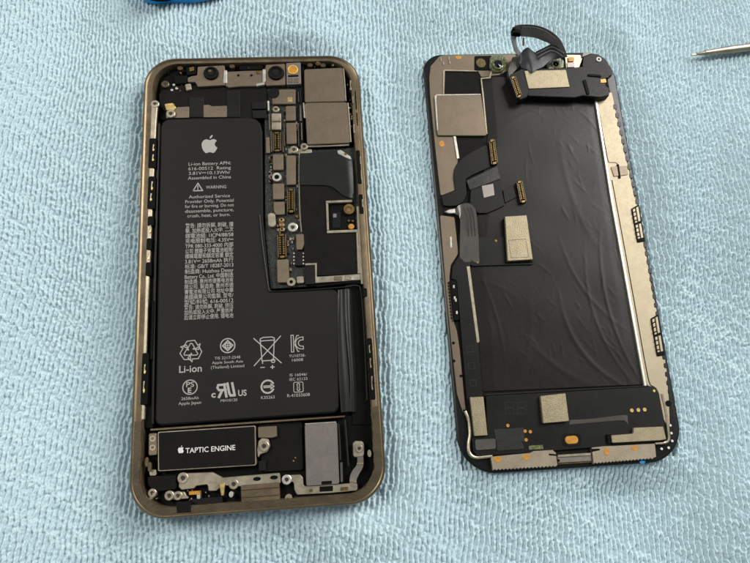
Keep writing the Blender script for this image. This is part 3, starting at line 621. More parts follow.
slab('lug_plate', phone, 'champagne_steel', A, [(147.8, 498.5), (154, 490), (157, 491), (155.5, 496), (149.5, 501.5)], 2.6, 4.6, .6, .2)
screw(phone, A, 151.8, 493.2, 1.15, 3, 4.9); screw(phone, A, 168.9, 495.8, 1.3, 2.6, 4.8); 
mp = slab('microphone_plate', phone, 'champagne_steel', A, [(172.5, 492.5), (184, 491.8), (186, 495), (190, 498.6), (172.5, 500)], 2.6, 4.3, .5, .15); screw(mp, A, 177.6, 495.9, 1.2, 4.2, 4.7)
slab('gold_contact', phone, 'kapton_orange', A, [(188.6, 491.6), (199.5, 491), (199.8, 494.6), (188.9, 495.2)], 2.6, 4.7, .15); slab('gold_contact', phone, 'pale_gold', A, [(219, 483.5), (225, 483), (223.6, 495.8), (221, 496)], 4.4, 5.2, .3, .15)
slab('silver_tab', phone, 'bright_steel', A, [(196.5, 494), (200, 493.8), (200, 499), (196.8, 499.3)], 2.6, 4.6, .2)
slab('mesh_block', phone, 'flex_black', A, [(191.5, 499), (222, 496.6), (222.5, 503.6), (192, 506.2)], 2.6, 4.3, .3)
dot('rivet', phone, 'bright_steel', A, 231, 494.5, .6, .8, 2.6, 4.8); dot('rivet', phone, 'champagne_steel', A, 288.5, 498, 1.0, 1.0, 2.6, 4.9)
slab('lower_seal', phone, 'matte_black', A, [(293, 496.5), (354, 492.6), (360, 488), (360.5, 492), (354, 497.4), (293, 502)], 2.6, 4.2, .5)
# flex with two screws on the right
fx = slab('antenna_flex', phone, 'champagne_steel', A, [(282, 475.8), (300, 474.6), (303, 478), (303.6, 486.2), (337, 484.6), (350, 483.4), (357.5, 484), (357.6, 490.6), (330, 493.2), (297, 495), (294.4, 490), (293.6, 481.6), (288, 482.5), (283, 482.5)], 2.8, 4.5, .6, .12)
screw(fx, A, 286.6, 479.8, 1.35, 4.4, 5.0, 'bright_steel')
slab('slot', fx, 'deep_black', A, [(319.5, 486.6), (333, 485.8), (333, 491.2), (319.5, 492)], 4.45, 4.56, .1); slab('slot', fx, 'deep_black', A, [(321.5, 481.4), (331.8, 480.8), (331.8, 484), (321.5, 484.6)], 4.9, 5.0, .1)
slab('gold_contact', fx, 'gold', A, [(340.5, 487.4), (348, 486.8), (348, 490.2), (340.5, 490.8)], 4.45, 4.75, .1); dot('gold_contact', fx, 'gold', A, 311, 490.6, .5, .4, 4.45, 4.7)
ruled('flex_strip', phone, 'plate_grey', A, [(357.2, 455, 4.7), (357, 464, 4.5), (352, 471.5, 4.4), (349.8, 478, 4.4), (350.2, 486, 4.6)], [(363.3, 455, 4.7), (363.2, 466, 4.5), (359.2, 474, 4.4), (356.6, 480, 4.4), (357.2, 487, 4.6)], 24, 4, .3)
for pts in ([(356.8, 463, ), (363.4, 463), (363.4, 464.6), (356.8, 464.6)], [(349.5, 480.4), (356.6, 481.6), (356.6, 483), (349.5, 481.8)]): slab('gold_band', phone, 'pale_gold', A, pts, 4.3, 4.72, .05)
el = slab('flex_end', phone, 'champagne_steel', A, [(352.8, 443), (355.5, 441), (362, 441.2), (364, 444), (364, 456.5), (353.2, 457.6)], 2.8, 4.9, .8, .15)
screw(el, A, 359.2, 448.6, 1.1, 4.8, 5.4)
dot('rivet', phone, 'champagne_steel', A, 369.4, 453.5, .55, 1.0, 4.5, 5.9); dot('rivet', phone, 'bright_steel', A, 379.4, 459.4, .65, .45, 5.5, 6.0)
for x, y in ((146.6, 462), (149.5, 467)): dot('edge_peg', phone, 'bronze_frame', A, x, y, .5, 1.3, 4.6, 5.6)

# ------------------------------------------------------------------ the display assembly
D = Frame(66.08, 63.08, .0606)
disp = thing('display_assembly', 'detached phone display lying face down on towel, black ribbon cable arching off its top', 'phone screen', D)
DW, DH = 68.9*.9927, 141.6*.9927
def dr(i, rad, z, n=14, t=0, b=0, l=0, r=0):
    x0, x1, y0, y1 = -DW/2+i+l, DW/2-i-r, -DH/2+i+b, DH/2-i-t; out = []
    for sx, sy, a, q in ((1, 1, 0, rad), (-1, 1, 90, rad-4), (-1, -1, 180, rad), (1, -1, 270, rad)):
        cx = x1-q if sx > 0 else x0+q; cy = y1-q if sy > 0 else y0+q
        for k in range(n+1):
            th = math.radians(a+90*k/n); out.append((cx+q*math.cos(th), cy+q*math.sin(th), z))
    return out
g = Geo(); rings(g, [dr(.8, 10.4, .3), dr(.1, 11.0, .7), dr(0, 11.1, 1.2), dr(.1, 11, 1.6), dr(.5, 10.6, 1.85), dr(.75, 10.4, 1.9)], cap=True)
g.f.append(tuple(range(len(dr(0, 9, 0))-1, -1, -1))); g.m.append(0)
build('bezel', disp, 'bezel_black', g, True)
zp = 2.05
base = slab('backing_plate', disp, 'matte_black', D, [(444, 66), (476, 57), (590, 57), (606, 70), (640, 250), (671, 420), (668, 452), (640, 461), (495, 470), (470, 452), (455, 350), (447, 250), (440, 180)], 1.8, zp, 2, .05)
zm = 2.35
# metal plate of the left and upper left
slab('metal_plate', disp, 'shield_tan', D, [(429.2, 78), (430.5, 66), (439.5, 56), (445, 54.6), (490, 54.3), (517, 54), (509, 70), (499, 75), (481.5, 77), (478, 71), (444.3, 70.6), (443.6, 94), (435.5, 95), (441, 135), (453, 136), (458, 158), (455.5, 190), (440.6, 196), (435.4, 150), (430, 95)], 1.8, zm, .5, .1)
slab('recess_tape', disp, 'matte_black', D, [(444.6, 71), (478, 71.4), (480.6, 94.6), (444, 94.4)], 1.8, zp+.12, .3)
g = Geo()
for pts in ([(442.8, 70.5), (444.6, 69.2), (477, 70.4), (477, 71.4), (445, 70.8), (444.4, 94), (442.8, 94)], [(480.6, 77.6), (489, 76.6), (490.8, 71), (492.4, 71), (490.6, 78.2), (482, 79), (484, 95), (487.6, 134), (486.2, 134)]):
    prism(g, P(D, pts, 2.6), 2.0, 2.6, .08)
build('plate_rim', disp, 'champagne_steel', g)
slab('shield_cover', disp, 'shield_tan', D, [(435.5, 95), (481.2, 94.6), (487, 134), (485.4, 135.6), (438, 135.4), (436.5, 130)], 1.9, 2.95, .4, .15, 'square tan cover plate')
g = Geo(); prism(g, P(D, [(434.6, 96), (436.4, 94.2), (480.8, 93.6), (481, 94.6), (437, 95.4), (436.4, 98), (438.2, 130), (437, 130)], 3.0), 2.0, 3.0, .08); build('cover_rim', disp, 'bright_steel', g)
dot('orange_spot', disp, 'kapton_orange', D, 458.5, 57.2, 1.15, .7, 2.2, 2.42); dot('orange_spot', disp, 'kapton_orange', D, 441.8, 143.7, .9, 1.15, 2.2, 2.42)
for x, y in ((441, 59), (443.5, 63), (449, 58), (449.8, 62)): dot('tiny_stud', disp, 'champagne_steel', D, x, y, .25, .8, 2.3, 2.6)
g = Geo(); prism(g, P(D, [(453.2, 136), (456, 136), (459.5, 158), (457, 159)], 2.7), 2, 2.7, .1); build('plate_rim', disp, 'bright_steel', g)
# lower left strip
slab('metal_strip', disp, 'shield_tan', D, [(439.8, 215), (454.6, 217), (458.4, 252), (457.6, 255), (451, 265), (449.6, 278), (451.5, 290), (454, 322), (457, 331), (460, 350), (464, 394), (466, 411), (463, 413), (457, 394), (451.5, 345), (446, 290)], 1.8, zm, .5, .1)
slab('strip_slot', disp, 'bright_steel', D, [(449.9, 236.6), (451.8, 236.6), (452.2, 247.6), (450.3, 247.6)], 2.2, 2.42, .1)
g = Geo(); prism(g, fillet(P(D, [(449.6, 280), (456.6, 280), (459.6, 320), (453.8, 320.6)], 3.2), .3), 1.9, 3.2, .15)
for i, (x, y) in enumerate(((453, 285), (453.9, 296.4), (455, 298.6), (456, 311))): prism(g, P(D, rect(x, y, x+1.7, y+3), 3.25), 3.1, 3.25, .02, 1)
build('strip_clip', disp, ['deep_black', 'bright_steel'], g)
for y in np.linspace(283, 318, 12): dot('tiny_stud', disp, 'deep_black', D, 448.4+(y-283)*.085, y, .25, .3, 2.25, 2.4)
for x, y in ((452.5, 343), (453, 361), (460, 376), (463.4, 411)): dot('pin_hole', disp, 'deep_black', D, x+1, y, .45, .45, 2.25, 2.42)
g = Geo(); prism(g, P(D, [(466.3, 266), (470, 266), (479.8, 341.5), (478.4, 343.2), (476.6, 342.6)], 2.9), 2, 2.9, .15); build('silver_bar', disp, 'champagne_steel', g, label='thin silver bar beside the cable')
tube('rim_wire', disp, 'champagne_steel', D, [(465, 411, 2.6), (468.5, 420, 2.6), (469.8, 434, 2.6), (468.4, 444, 2.6), (469.5, 453, 2.6), (476, 457.6, 2.6), (492, 456, 2.6)], .5, 8, 40)
# graphite film with creases
rows = []
ly = [(77, 482.5), (136, 488), (200, 480), (265, 469.5), (342, 479), (394, 482)]; ry = [(77, 590), (110, 597), (214, 616), (304, 631.5), (388, 645)]
def crease(x, y):
    z = 0.
    for (x0, y0, x1, y1, bow, w, a) in ((596, 120, 612, 165, 6, 2.2, .30), (575, 108, 606, 150, 5, 2.5, .22), (600, 230, 640, 380, -12, 2.5, .30), (585, 250, 634, 384, -14, 2.5, .22), (560, 300, 628, 388, -14, 4, .30), (560, 240, 626, 330, -10, 3, .18), (500, 130, 560, 105, 5, 3, .15), (505, 100, 545, 118, 3, 2, .12),
                                        (478, 270, 505, 366, 5, 2.5, .16), (474, 280, 520, 300, 4, 3, .1), (530, 300, 520, 380, 5, 5, .12), (560, 140, 600, 250, -8, 5, .16), (535, 262, 552, 276, 1, 1.5, .14), (520, 330, 600, 388, -8, 5, .16)):
        dx, dy = x1-x0, y1-y0; L = math.hypot(dx, dy); t = ((x-x0)*dx+(y-y0)*dy)/L/L; d = ((x-x0)*dy-(y-y0)*dx)/L-bow*4*t*(1-t)
        if -.1 < t < 1.1: z += .4*a*math.exp(-(d/(.55*w))**2)*max(0, math.sin(math.pi*min(1, max(0, (t+.1)/1.2))))
    z += .05*math.sin(x*.09+y*.05)+.04*math.sin(x*.05-y*.11+2)
    return z
fine = []
for _ in range(90):
    x_ = random.triangular(475, 640, 625); y_ = random.uniform(85, 385); L_ = random.uniform(8, 34); a_ = random.uniform(.6, 1.9)
    fine.append((x_, y_, x_+L_*math.cos(a_), y_+L_*math.sin(a_), random.uniform(-2, 2), random.uniform(.5, 1.1), random.uniform(.02, .075)))
def crease2(X, Y):
    z = np.zeros_like(X)
    for (x0, y0, x1, y1, bow, w, a) in fine:
        dx, dy = x1-x0, y1-y0; L = math.hypot(dx, dy); t = ((X-x0)*dx+(Y-y0)*dy)/L/L; d = ((X-x0)*dy-(Y-y0)*dx)/L-bow*4*t*(1-t)
        z += a*np.exp(-(d/w)**2)*np.sin(np.pi*np.clip(t, 0, 1))
    return z
for j in range(200):
    y = 77+(388-77)*j/199; xl = np.interp(y, *zip(*ly)); xr = np.interp(y, *zip(*ry)); row = []
    xs_ = xl+(xr-xl)*np.arange(150)/149; c2 = crease2(xs_, np.full(150, y))
    for i in range(150):
        u = i/149; x = xl+(xr-xl)*u; e = min(1, min(u, 1-u)*12)
        yy = y-(x-560)*.045*(j/199)**4
        row.append((x, yy, 2.25+.18*e+.6*crease(x, yy)+.6*c2[i]))
    rows.append(row)
surf('graphite_film', disp, 'graphite_film', D, rows, .1, label='creased dark grey film')
# right-hand cream strip
slab('metal_strip', disp, 'cream_steel', D, [(595, 94), (612, 92), (614.5, 104), (616, 112), (620, 130), (624, 150), (629, 170), (634, 195), (638.5, 207), (643, 240), (647, 258), (652, 290), (656, 306), (661, 330), (667, 372), (667.5, 381), (669, 398), (670, 424), (667.5, 426), (664, 420), (659, 394), (656, 388), (648, 386), (645.4, 383), (631.5, 304), (612.5, 200), (600.5, 118)], 1.9, 2.75, .5, .12, 'bright cream metal side strip')
g = Geo()
prism(g, P(D, [(594.2, 94), (596.4, 94), (613.4, 200), (632.4, 304), (647, 386), (644.6, 386.5), (629.8, 304), (611, 200), (598, 118)], 3.15), 2.0, 3.15, .15); build('strip_lip', disp, 'bright_steel', g, label='bright lip of the side strip')
g = Geo()
for i in range(34):                                          # scalloped adhesive edge
    t = i/33; y = 104+t*285; x = np.interp(y, [104, 207, 306, 389], [614.5, 638.5, 656, 669]); prism(g, fillet(P(D, [(x-1.3, y), (x+2.4, y), (x+2.8, y+5.2), (x-.9, y+5.2)], 2.85), .5), 1.9, 2.85+.02*(i % 3), .1)
build('adhesive_edge', disp, 'bezel_black', g)
tb = slab('dark_tab', disp, 'shield_tan', D, [(611, 166.6), (627, 165.6), (628.4, 174.6), (614, 176.4)], 2.7, 3.0, .3); slab('tab_groove', tb, 'deep_black', D, [(617, 164), (619, 164), (621, 178), (619, 178)], 2.8, 3.1, .1)
tube('strip_groove', disp, 'deep_black', D, [(601, 125, 2.76), (605, 145, 2.76), (608.3, 161, 2.76), (611, 162.4, 2.76), (616, 162.6, 2.76), (618, 165, 2.76)], .12, 6, 24); tube('strip_groove', disp, 'deep_black', D, [(612, 180, 2.76), (624, 245, 2.76), (634, 300, 2.76), (645, 362, 2.76), (650, 384, 2.76), (655, 387.5, 2.76)], .14, 6, 40)
for (x0, y0, h, sl) in ((631.6, 208.5, 34, .18), (651, 318.5, 38, .17)):
    g = Geo(); q = lambda u, v, z: D.loc(x0+u*7.6+sl*v*h, y0-u*3*(1-v)+v*h-u*1.5, z)
    prism(g, fillet([q(0, 0, 3.1)[:2], q(1, 0, 3.1)[:2], q(1, 1, 3.1)[:2], q(0, 1, 3.1)[:2]], .3), 2.0, 3.1, .15, 0)
    for u0, u1 in ((.12, .42), (.55, .85)):
        for v0, v1 in ((.04, .44), (.5, .9)):
            prism(g, [q(u0, v0, 3.3)[:2], q(u1, v0, 3.3)[:2], q(u1, v1, 3.3)[:2], q(u0, v1, 3.3)[:2]], 3.0, 3.3, .08, 1)
            if u0 < .3:
                for s_ in (.2, .5, .8):
                    vv = v0+(v1-v0)*s_; prism(g, [q(u0-.04, vv, 3.35)[:2], q(u1+.02, vv, 3.35)[:2], q(u1+.02, vv+.03, 3.35)[:2], q(u0-.04, vv+.03, 3.35)[:2]], 3.0, 3.36, .02, 0)
    build('spring_clip', disp, ['deep_black', 'cream_steel'], g)
# top sensors
sw = slab('sensor_window', disp, 'deep_black', D, [(474.8, 55.8), (492, 55.4), (491, 70), (474.6, 69.8)], 2.2, 2.6, .4)
dot('sensor_disc', sw, 'olive_glass', D, 481, 62.8, 1.7, 1.8, 2.5, 2.85)
slab('resin_mount', disp, 'green_resin', D, [(490, 57), (496, 53.8), (503, 54), (507, 58), (507, 66), (503, 71), (494, 71.6), (489.6, 67)], 2.2, 3.3, 1, .4)
c = D.loc(498.2, 63.8, 3.9); g = Geo(); lathe(g, c, [(2.1, 2.3), (2.1, 3.6), (1.9, 3.85), (1.5, 3.9), (1.3, 3.7), (.8, 3.75), (.05, 3.85)], 32, [1, 1, 1, 0, 0, 0, 0]); build('sensor_lens', disp, ['glass_black', 'green_resin'], g, True)
slab('flex_wedge', disp, 'flex_fold', D, [(512.5, 57), (518.5, 55.5), (519.6, 66), (509, 77.5), (508, 70)], 2.3, 4.2, .3)
slab('resin_mount', disp, 'green_resin', D, [(547, 64), (552, 59.5), (560, 57), (564.6, 60), (564.6, 68), (548, 70)], 2.2, 3.2, .8, .4)
c = D.loc(556, 63.6, 3.5); g = Geo(); lathe(g, c, [(1.8, 2.3), (1.8, 3.2), (1.3, 3.5), (1.0, 3.3), (.05, 3.4)], 28, [1, 1, 1, 0, 0]); build('sensor_lens', disp, ['glass_black', 'green_resin'], g, True)
slab('solder_pad', disp, 'champagne_steel', D, [(564.8, 54.5), (580, 54.8), (582.6, 58), (579, 67.6), (566, 67.8)], 2.2, 2.7, .3)
slab('orange_block', disp, 'kapton_orange', D, [(568, 57), (574, 56.8), (574.2, 61), (568.4, 61.4)], 2.7, 3.1, .3); slab('grey_block', disp, 'plate_grey', D, [(567, 62.4), (574.5, 62), (574.6, 67), (567.4, 67.2)], 2.7, 3.0, .2)
cap = slab('corner_cap', disp, 'flex_black', D, [(583.5, 55), (590, 52.6), (599, 54.2), (606, 59.5), (611.5, 68), (613, 75), (604, 77), (582, 70)], 2.0, 3.0, .8, .15)
ring(cap, 'screw_eye', D, 599, 59, .95, .42, 2.9, 3.3, 'print_white'); slab('edge_tab', cap, 'flex_fold', D, [(583, 53), (590.5, 51.4), (591.5, 53.4), (582, 57)], 2.6, 3.3, .2)
# earpiece module standing on the film
em = slab('earpiece_module', disp, 'flex_black', D, [(521, 69), (566, 67.6), (588, 66), (608.5, 73), (609.8, 77.6), (605, 78.4), (606, 86), (609.6, 88), (609.4, 95.6), (600, 97.4), (583, 95.6), (575, 97.6), (528, 96)], 2.2, 5.4, .6, .25)
slab('speckled_plate', em, 'speckled_tin', D, [(524.4, 70.6), (566, 69.6), (569.8, 86.8), (528.8, 88.6)], 5.2, 5.7, .3, .1)
for pts in ([(588, 73.6), (600, 74.4), (602.6, 77), (588, 75.6)], [(583, 80), (586, 79), (590, 94), (587, 94)]): slab('module_ridge', em, 'deep_black', D, pts, 5.3, 5.75, .3)
slab('yellow_pad', em, 'gold', D, [(600.4, 79), (606, 78.6), (606.6, 82.4), (600.6, 82.8)], 4.8, 5.5, .2)
slab('connector_block', em, 'flex_black', D, [(508.3, 77), (511, 74), (523, 68), (529.6, 92.5), (527, 97), (519.8, 99.8)], 2.6, 5.8, .5, .2)
connector(em, D, [(510.6, 77.4), (515.2, 75.4), (522, 95.6), (517.6, 98)], 5.6, 6.2, 'connector', 9)
# ribbon that arches above the top edge
ruled('ribbon_cable', disp, 'ribbon_grey', D, [(520.5, 58, 5.5), (514.2, 50, 8), (511.8, 40, 11), (510.8, 32, 13.5), (514, 27, 15), (520, 24.6, 15.5), (536, 25.2, 15), (549, 30, 13.5), (559, 38, 11), (564.6, 48, 8), (567.5, 57, 5)],
      [(524.5, 56, 4.5), (518, 48, 6.5), (516.2, 40.5, 9), (516.8, 36.6, 10.5), (519.5, 36.2, 11), (524, 36.6, 11), (534, 37.6, 10), (543, 40.8, 9), (550, 44, 8), (555, 49.5, 6.5), (558, 58, 4.5)], 60, 7, .14, 'black ribbon arching above the top edge')
ruled('cable_stiffener', disp, 'ribbon_grey', D, [(522, 26.6, 15.4), (536, 27.4, 14.9), (548, 32.4, 13.2), (556, 39, 11.2)], [(522, 31.6, 13.6), (534, 32.6, 12.9), (544, 36.6, 11.4), (551, 41.6, 9.9)], 20, 4, .1)
# crumpled part of the ribbon
rows = []
top = [(518.6, 60, 5.6), (521.5, 52, 6.9), (527.5, 47.2, 7.4), (531, 49.5, 7.1), (535.5, 52.2, 6.8), (540, 49.6, 7.1), (547, 46, 7.4), (552, 43.8, 7.6), (558, 46.6, 7.2), (566.2, 51.6, 6.0)]
bot = [(521, 67, 5.5), (524, 68.5, 5.6), (527.5, 69.6, 5.8), (530, 71, 6.1), (532.2, 72.2, 6.3), (537, 69.4, 6.2), (543, 66.6, 6.0), (549, 61.6, 5.8), (556, 59, 5.4), (564, 57.6, 4.8)]
a_, b_ = spline(top, 46), spline(bot, 46)
for v in np.linspace(0, 1, 12):
    rows.append([tuple(np.array(p)*(1-v)+np.array(q)*v+np.array([0, 0, .16*math.sin(i*.3+v*3)*math.sin(math.pi*v)])) for i, (p, q) in enumerate(zip(a_, b_))])
surf('ribbon_fold', disp, 'fold_blue', D, rows, .14)
g = Geo()
for i in range(9):
    x, y = random.uniform(512.5, 520), random.uniform(26.5, 34); q = D.loc(x, y, 15.6); prism(g, fillet([(q[0]-.5, q[1]-.4), (q[0]+.5, q[1]-.45), (q[0]+.45, q[1]+.5), (q[0]-.4, q[1]+.4)], .15), 14.2, 15.4+.12*i, .1)
build('cable_sensor', disp, 'deep_black', g)
for q_ in range(5):                                           # stacked layers of the folded flex
    o_ = q_*1.75
    ruled('ribbon_layer', disp, 'ribbon_grey' if q_ % 2 else 'fold_blue', D, [(536+o_*.3, 51.4+o_, 7.4-q_*.1), (544, 47.6+o_, 7.7-q_*.1), (551.5, 44.6+o_, 8.0-q_*.1), (558, 47+o_, 7.7-q_*.1), (565.2-o_*.35, 51.2+o_*.9, 6.7-q_*.1)],
          [(536+o_*.3, 52.3+o_, 7.2-q_*.1), (544, 48.5+o_, 7.5-q_*.1), (551.5, 45.5+o_, 7.8-q_*.1), (558, 47.9+o_, 7.5-q_*.1), (564.6-o_*.35, 52.1+o_*.9, 6.5-q_*.1)], 24, 3, .06)
tube('brown_pin', disp, 'brown_ceramic', D, [(523.6, 37.6, 10.2), (523.5, 41.5, 9.4), (523.2, 45.6, 8.6)], .32, 6, 6)
# cables on the left half of the back
slab('cable_branch', disp, 'flex_black', D, [(487, 144), (478, 148.6), (469, 153.4), (462, 158.4), (457, 163.6), (454.6, 169), (453.8, 176), (454.6, 184), (455.8, 190.2), (448, 193), (441.6, 196), (442.4, 200), (443.5, 205.4), (450, 206), (457, 205.4), (462, 202.6), (465.6, 198), (466.8, 192), (466, 185), (466, 178.8), (472, 175), (480, 171.4), (490.5, 166.8)], 2.4, 2.85, .5, .08)
connector(disp, D, [(489.2, 140.4), (494.4, 138.2), (497.8, 163.2), (492, 164.8)], 2.4, 3.7, 'connector', 11)
slab('cable_layer', disp, 'flex_gloss', D, [(466.5, 180.5), (497, 166), (500.5, 178.6), (470, 190)], 2.5, 3.0, .3, .06)
slab('cable_layer', disp, 'flex_black', D, [(470.8, 190), (499.5, 179.4), (505, 205), (498, 208.5), (487, 213), (478, 213), (470, 203)], 2.5, 3.05, .6, .08)
slab('cable_branch', disp, 'flex_black', D, [(503, 190), (513, 185), (516.6, 197), (505, 203)], 2.4, 2.85, .3)
connector(disp, D, [(516.8, 181.6), (522, 180.2), (526.4, 201.6), (521, 202.8)], 2.4, 3.7, 'connector', 10)
lb = slab('grey_sticker', disp, 'plate_grey', D, [(481.8, 185.8), (493.2, 183.6), (494.6, 195), (483.8, 197.8)], 3.0, 3.15, .1, .03)
ruled('cable_bend', disp, 'flex_fold', D, [(455.4, 210, 3.0), (458, 206, 3.8), (463, 203.6, 4.4), (469, 203.2, 4.5), (473, 206, 4.4), (476, 211, 4.2), (477.6, 225, 3.8), (478.6, 240, 3.4), (479.4, 262, 3.0)], [(455.4, 214, 2.8), (458, 215, 3.2), (459, 216, 3.4), (459.6, 217.6, 3.5), (460, 219.6, 3.5), (460.2, 222, 3.4), (460.2, 230, 3.2), (460, 243, 3.0), (460, 262, 2.8)], 40, 6, .12, 'shiny bend of the ribbon cable')
for k_, x in enumerate((466, 469.5, 472.5)): tube('cable_rib', disp, 'flex_gloss', D, [(x-2, 207, 4.45), (x+.8, 215, 4.2), (x+2.2, 228, 3.75), (x+2.8, 236, 3.5)], .09, 6, 14)
g = Geo(); prism(g, P(D, [(444.5, 211.6), (448.8, 209.2), (455.6, 208.2), (455.8, 213), (449, 213.2)], 3.1), 2.3, 3.1, .2); build('cable_glint', disp, 'bright_steel', g)  # pointed white glint, modelled as a bright steel wedge
slab('cable_trunk', disp, 'flex_black', D, [(458.8, 232), (480, 236), (481.5, 262), (468.5, 266), (474, 302), (478.5, 343), (483, 395), (489, 440), (484, 455), (474, 452), (467, 400), (462.6, 350), (459.6, 315), (456.6, 280), (451.4, 279), (452.6, 266.5), (459, 255.6)], 2.35, 2.85, .6, .08)
slab('cable_carrier', disp, 'flex_black', D, [(476, 237), (504, 237), (505, 230), (528, 228), (535.4, 258), (533.4, 264.4), (470, 266), (474, 245)], 2.4, 2.95, .8, .08)
for x, y in ((496, 240.6), (477.6, 262.2)): dot('gold_dot', disp, 'gold', D, x, y, .42, .42, 2.9, 3.08)
qm = slab('tin_module', disp, 'speckled_tin', D, [(505, 216.3), (526.8, 215), (533, 259.4), (507.8, 261)], 2.6, 4.4, .3, .15, 'tin module with an etched square')
slab('module_skirt', disp, 'deep_black', D, [(503.4, 219), (504.8, 216.6), (507.6, 261.6), (533, 260.6), (532.6, 262.6), (506, 263.2)], 2.5, 3.2, .1)
g = Geo(); m = Mark(g, D, 518.8, 248.5, 4.42, 18); m.line([(-.98, -1.02), (.98, -1.02), (.9, 1.05), (-1.02, 1.0)], .07, True); build('etched_square', qm, 'print_engraved', g)
g = Geo()
for yy in (349, 366, 383):
    m = Mark(g, D, 468.5+(yy-349)*.09+1.5, yy, 2.865, 6); m.line([(-1, 1), (1, 1), (1, -1), (-1, -1)], .16, True)
build('outline_print', disp, 'flex_gloss', g)
# lower board
lbz = 3.0
lw = slab('lower_board', disp, 'flex_black', D, [(486, 395.6), (530, 393.4), (560, 392), (648, 386.6), (654, 386.8), (658, 391), (661, 408), (665.4, 427.5), (666.8, 440.5), (640, 445), (592, 447.6), (556, 450.5), (530, 452.6), (478, 456.6), (473.6, 452), (471.4, 437), (487, 436.4)], 2.2, lbz, .8, .1)
g = Geo()
prism(g, P(D, [(486.5, 394.2), (648, 385.4), (648, 386.2), (486.5, 395.2)], 3.2), 2.6, 3.2, .1)
build('board_edge', lw, 'flex_gloss', g)
q1 = slab('tin_plate', lw, 'speckled_tin', D, [(470, 397.2), (483.6, 396.6), (487.6, 435.4), (474.4, 436.2)], 2.8, 4.0, .25, .12)
q2 = slab('tin_plate', lw, 'speckled_tin', D, [(540.5, 396), (565.6, 393.2), (569.2, 421.2), (543.4, 423.4)], 2.8, 4.3, .25, .12)
q3 = slab('tin_plate', lw, 'speckled_tin', D, [(611.3, 435.4), (632.2, 433.8), (633.8, 432), (633.6, 427.8), (663.4, 426.6), (666.4, 439.4), (660, 440.4), (612.4, 443)], 2.8, 4.0, .3, .12)
for pts in ([(534, 429), (544, 428)],): pass
g = Geo()
for pts in ([(607, 434.6), (611, 434.4), (612, 443.6), (608, 443.6)], [(612.4, 443.4), (666, 439.8), (666.2, 441), (612.6, 444.8)]): prism(g, P(D, pts, 3.7), 2.8, 3.7, .08)
build('plate_skirt', lw, 'deep_black', g)
for x, y in ((631.9, 410.4), (638.4, 410), (644.7, 409.6)): dot('gold_dot', lw, 'pale_gold', D, x, y, .58, .58, 2.9, 3.15)
dot('gold_dot', lw, 'pale_gold', D, 654.2, 390.8, .42, .42, 2.9, 3.15)
for x, y in ((507.9, 425.6), (525.2, 431.2), (530.4, 431.8), (526.2, 439.9)): dot('orange_dot', lw, 'kapton_orange', D, x, y, .5, .5, 2.9, 3.25)
g = Geo()
for a in (0, 1):
    for b in (0, 1):
        m = Mark(g, D, 509.5+a*12, 404.8+b*6.4, 3.02, 9); m.line([(-1, .55), (1, .55), (1, -.55), (-1, -.55)], .1, True)
build('outline_print', lw, 'flex_gloss', g)
slab('inner_frame', lw, 'flex_gloss', D, [(494, 429.4), (524, 427.6), (525, 443), (521, 441), (496, 441.8)], 2.95, 3.15, .3, .05)
slab('cable_foot', lw, 'flex_fold', D, [(475, 439.6), (495.6, 438.6), (496.2, 449), (475.6, 450.6)], 2.9, 3.35, .6, .12); slab('cable_foot', lw, 'flex_gloss', D, [(496.4, 441.8), (521, 440.4), (524, 445.4), (524, 449), (497, 451)], 2.9, 3.2, .3)
slab('green_edge', lw, 'green_resin', D, [(528.6, 445.6), (543, 444.8), (543.4, 449.2), (529, 450)], 2.9, 3.05, .1)
ruled('long_seam', lw, 'flex_fold', D, [(569.5, 420, 3.1), (590, 419, 3.35), (610, 416.5, 3.25), (624, 415, 3.4), (627.5, 415.5, 3.1)], [(569.5, 424.5, 3.05), (590, 422.8, 3.1), (610, 421, 3.05), (624, 420.5, 3.1), (628, 424.5, 3.05)], 24, 5, .08)
op = slab('oval_recess', lw, 'matte_black', D, [(562, 434), (581, 433), (581.6, 446), (562.6, 447)], 2.95, 3.1, 1.2, .05); 
c = D.loc(571.7, 440, 3.2); g = Geo(); prism(g, fillet([(c[0]-2.0, c[1]-1.15), (c[0]+2.0, c[1]-1.15), (c[0]+2.0, c[1]+1.15), (c[0]-2.0, c[1]+1.15)], 1.1), 3.05, 3.3, .25); build('orange_oval', lw, 'kapton_orange', g)
# bottom metal with saw-tooth edge
def saw(pts_top, xl, yl, xr, yr, n):
    out = list(pts_top)
    for i in range(n):
        t = 1-i/(n-1); out.append((xl+(xr-xl)*t, yl+(yr-yl)*t+(1.1 if i % 2 else -.2)))
    return out
bl = slab('bottom_plate', disp, 'shield_light', D, saw([(490.8, 456.8), (530, 453), (533.4, 451.2), (552.6, 450), (556, 453), (557.6, 465.5)], 493, 469.6, 557, 465.8, 36), 2.0, 3.25, 0, .1)
brp = slab('bottom_plate', disp, 'shield_light', D, saw([(591.8, 447.6), (605, 446.2), (655, 443.6), (656.4, 457)], 593.8, 463, 654, 458, 36), 2.0, 3.25, 0, .1)
for x, y, rx, ry in ((497.6, 459.3, 1.25, .8), (526.2, 457.2, 1.15, .75)): dot('orange_spot', bl, 'kapton_orange', D, x, y, rx, ry, 3.2, 3.32)
for x, y, rx, ry in ((606.7, 451.6, .75, 1.2), (634.8, 448, 1.0, .75)): dot('orange_spot', brp, 'kapton_orange', D, x, y, rx, ry, 3.2, 3.32)
slab('plate_notch', brp, 'deep_black', D, [(591.5, 449), (600, 448.6), (600, 450.4), (591.6, 452)], 3.1, 3.35, .1); slab('plate_notch', bl, 'deep_black', D, [(549, 453.6), (556.6, 454.4), (556.8, 456), (549, 455.4)], 3.1, 3.35, .1)
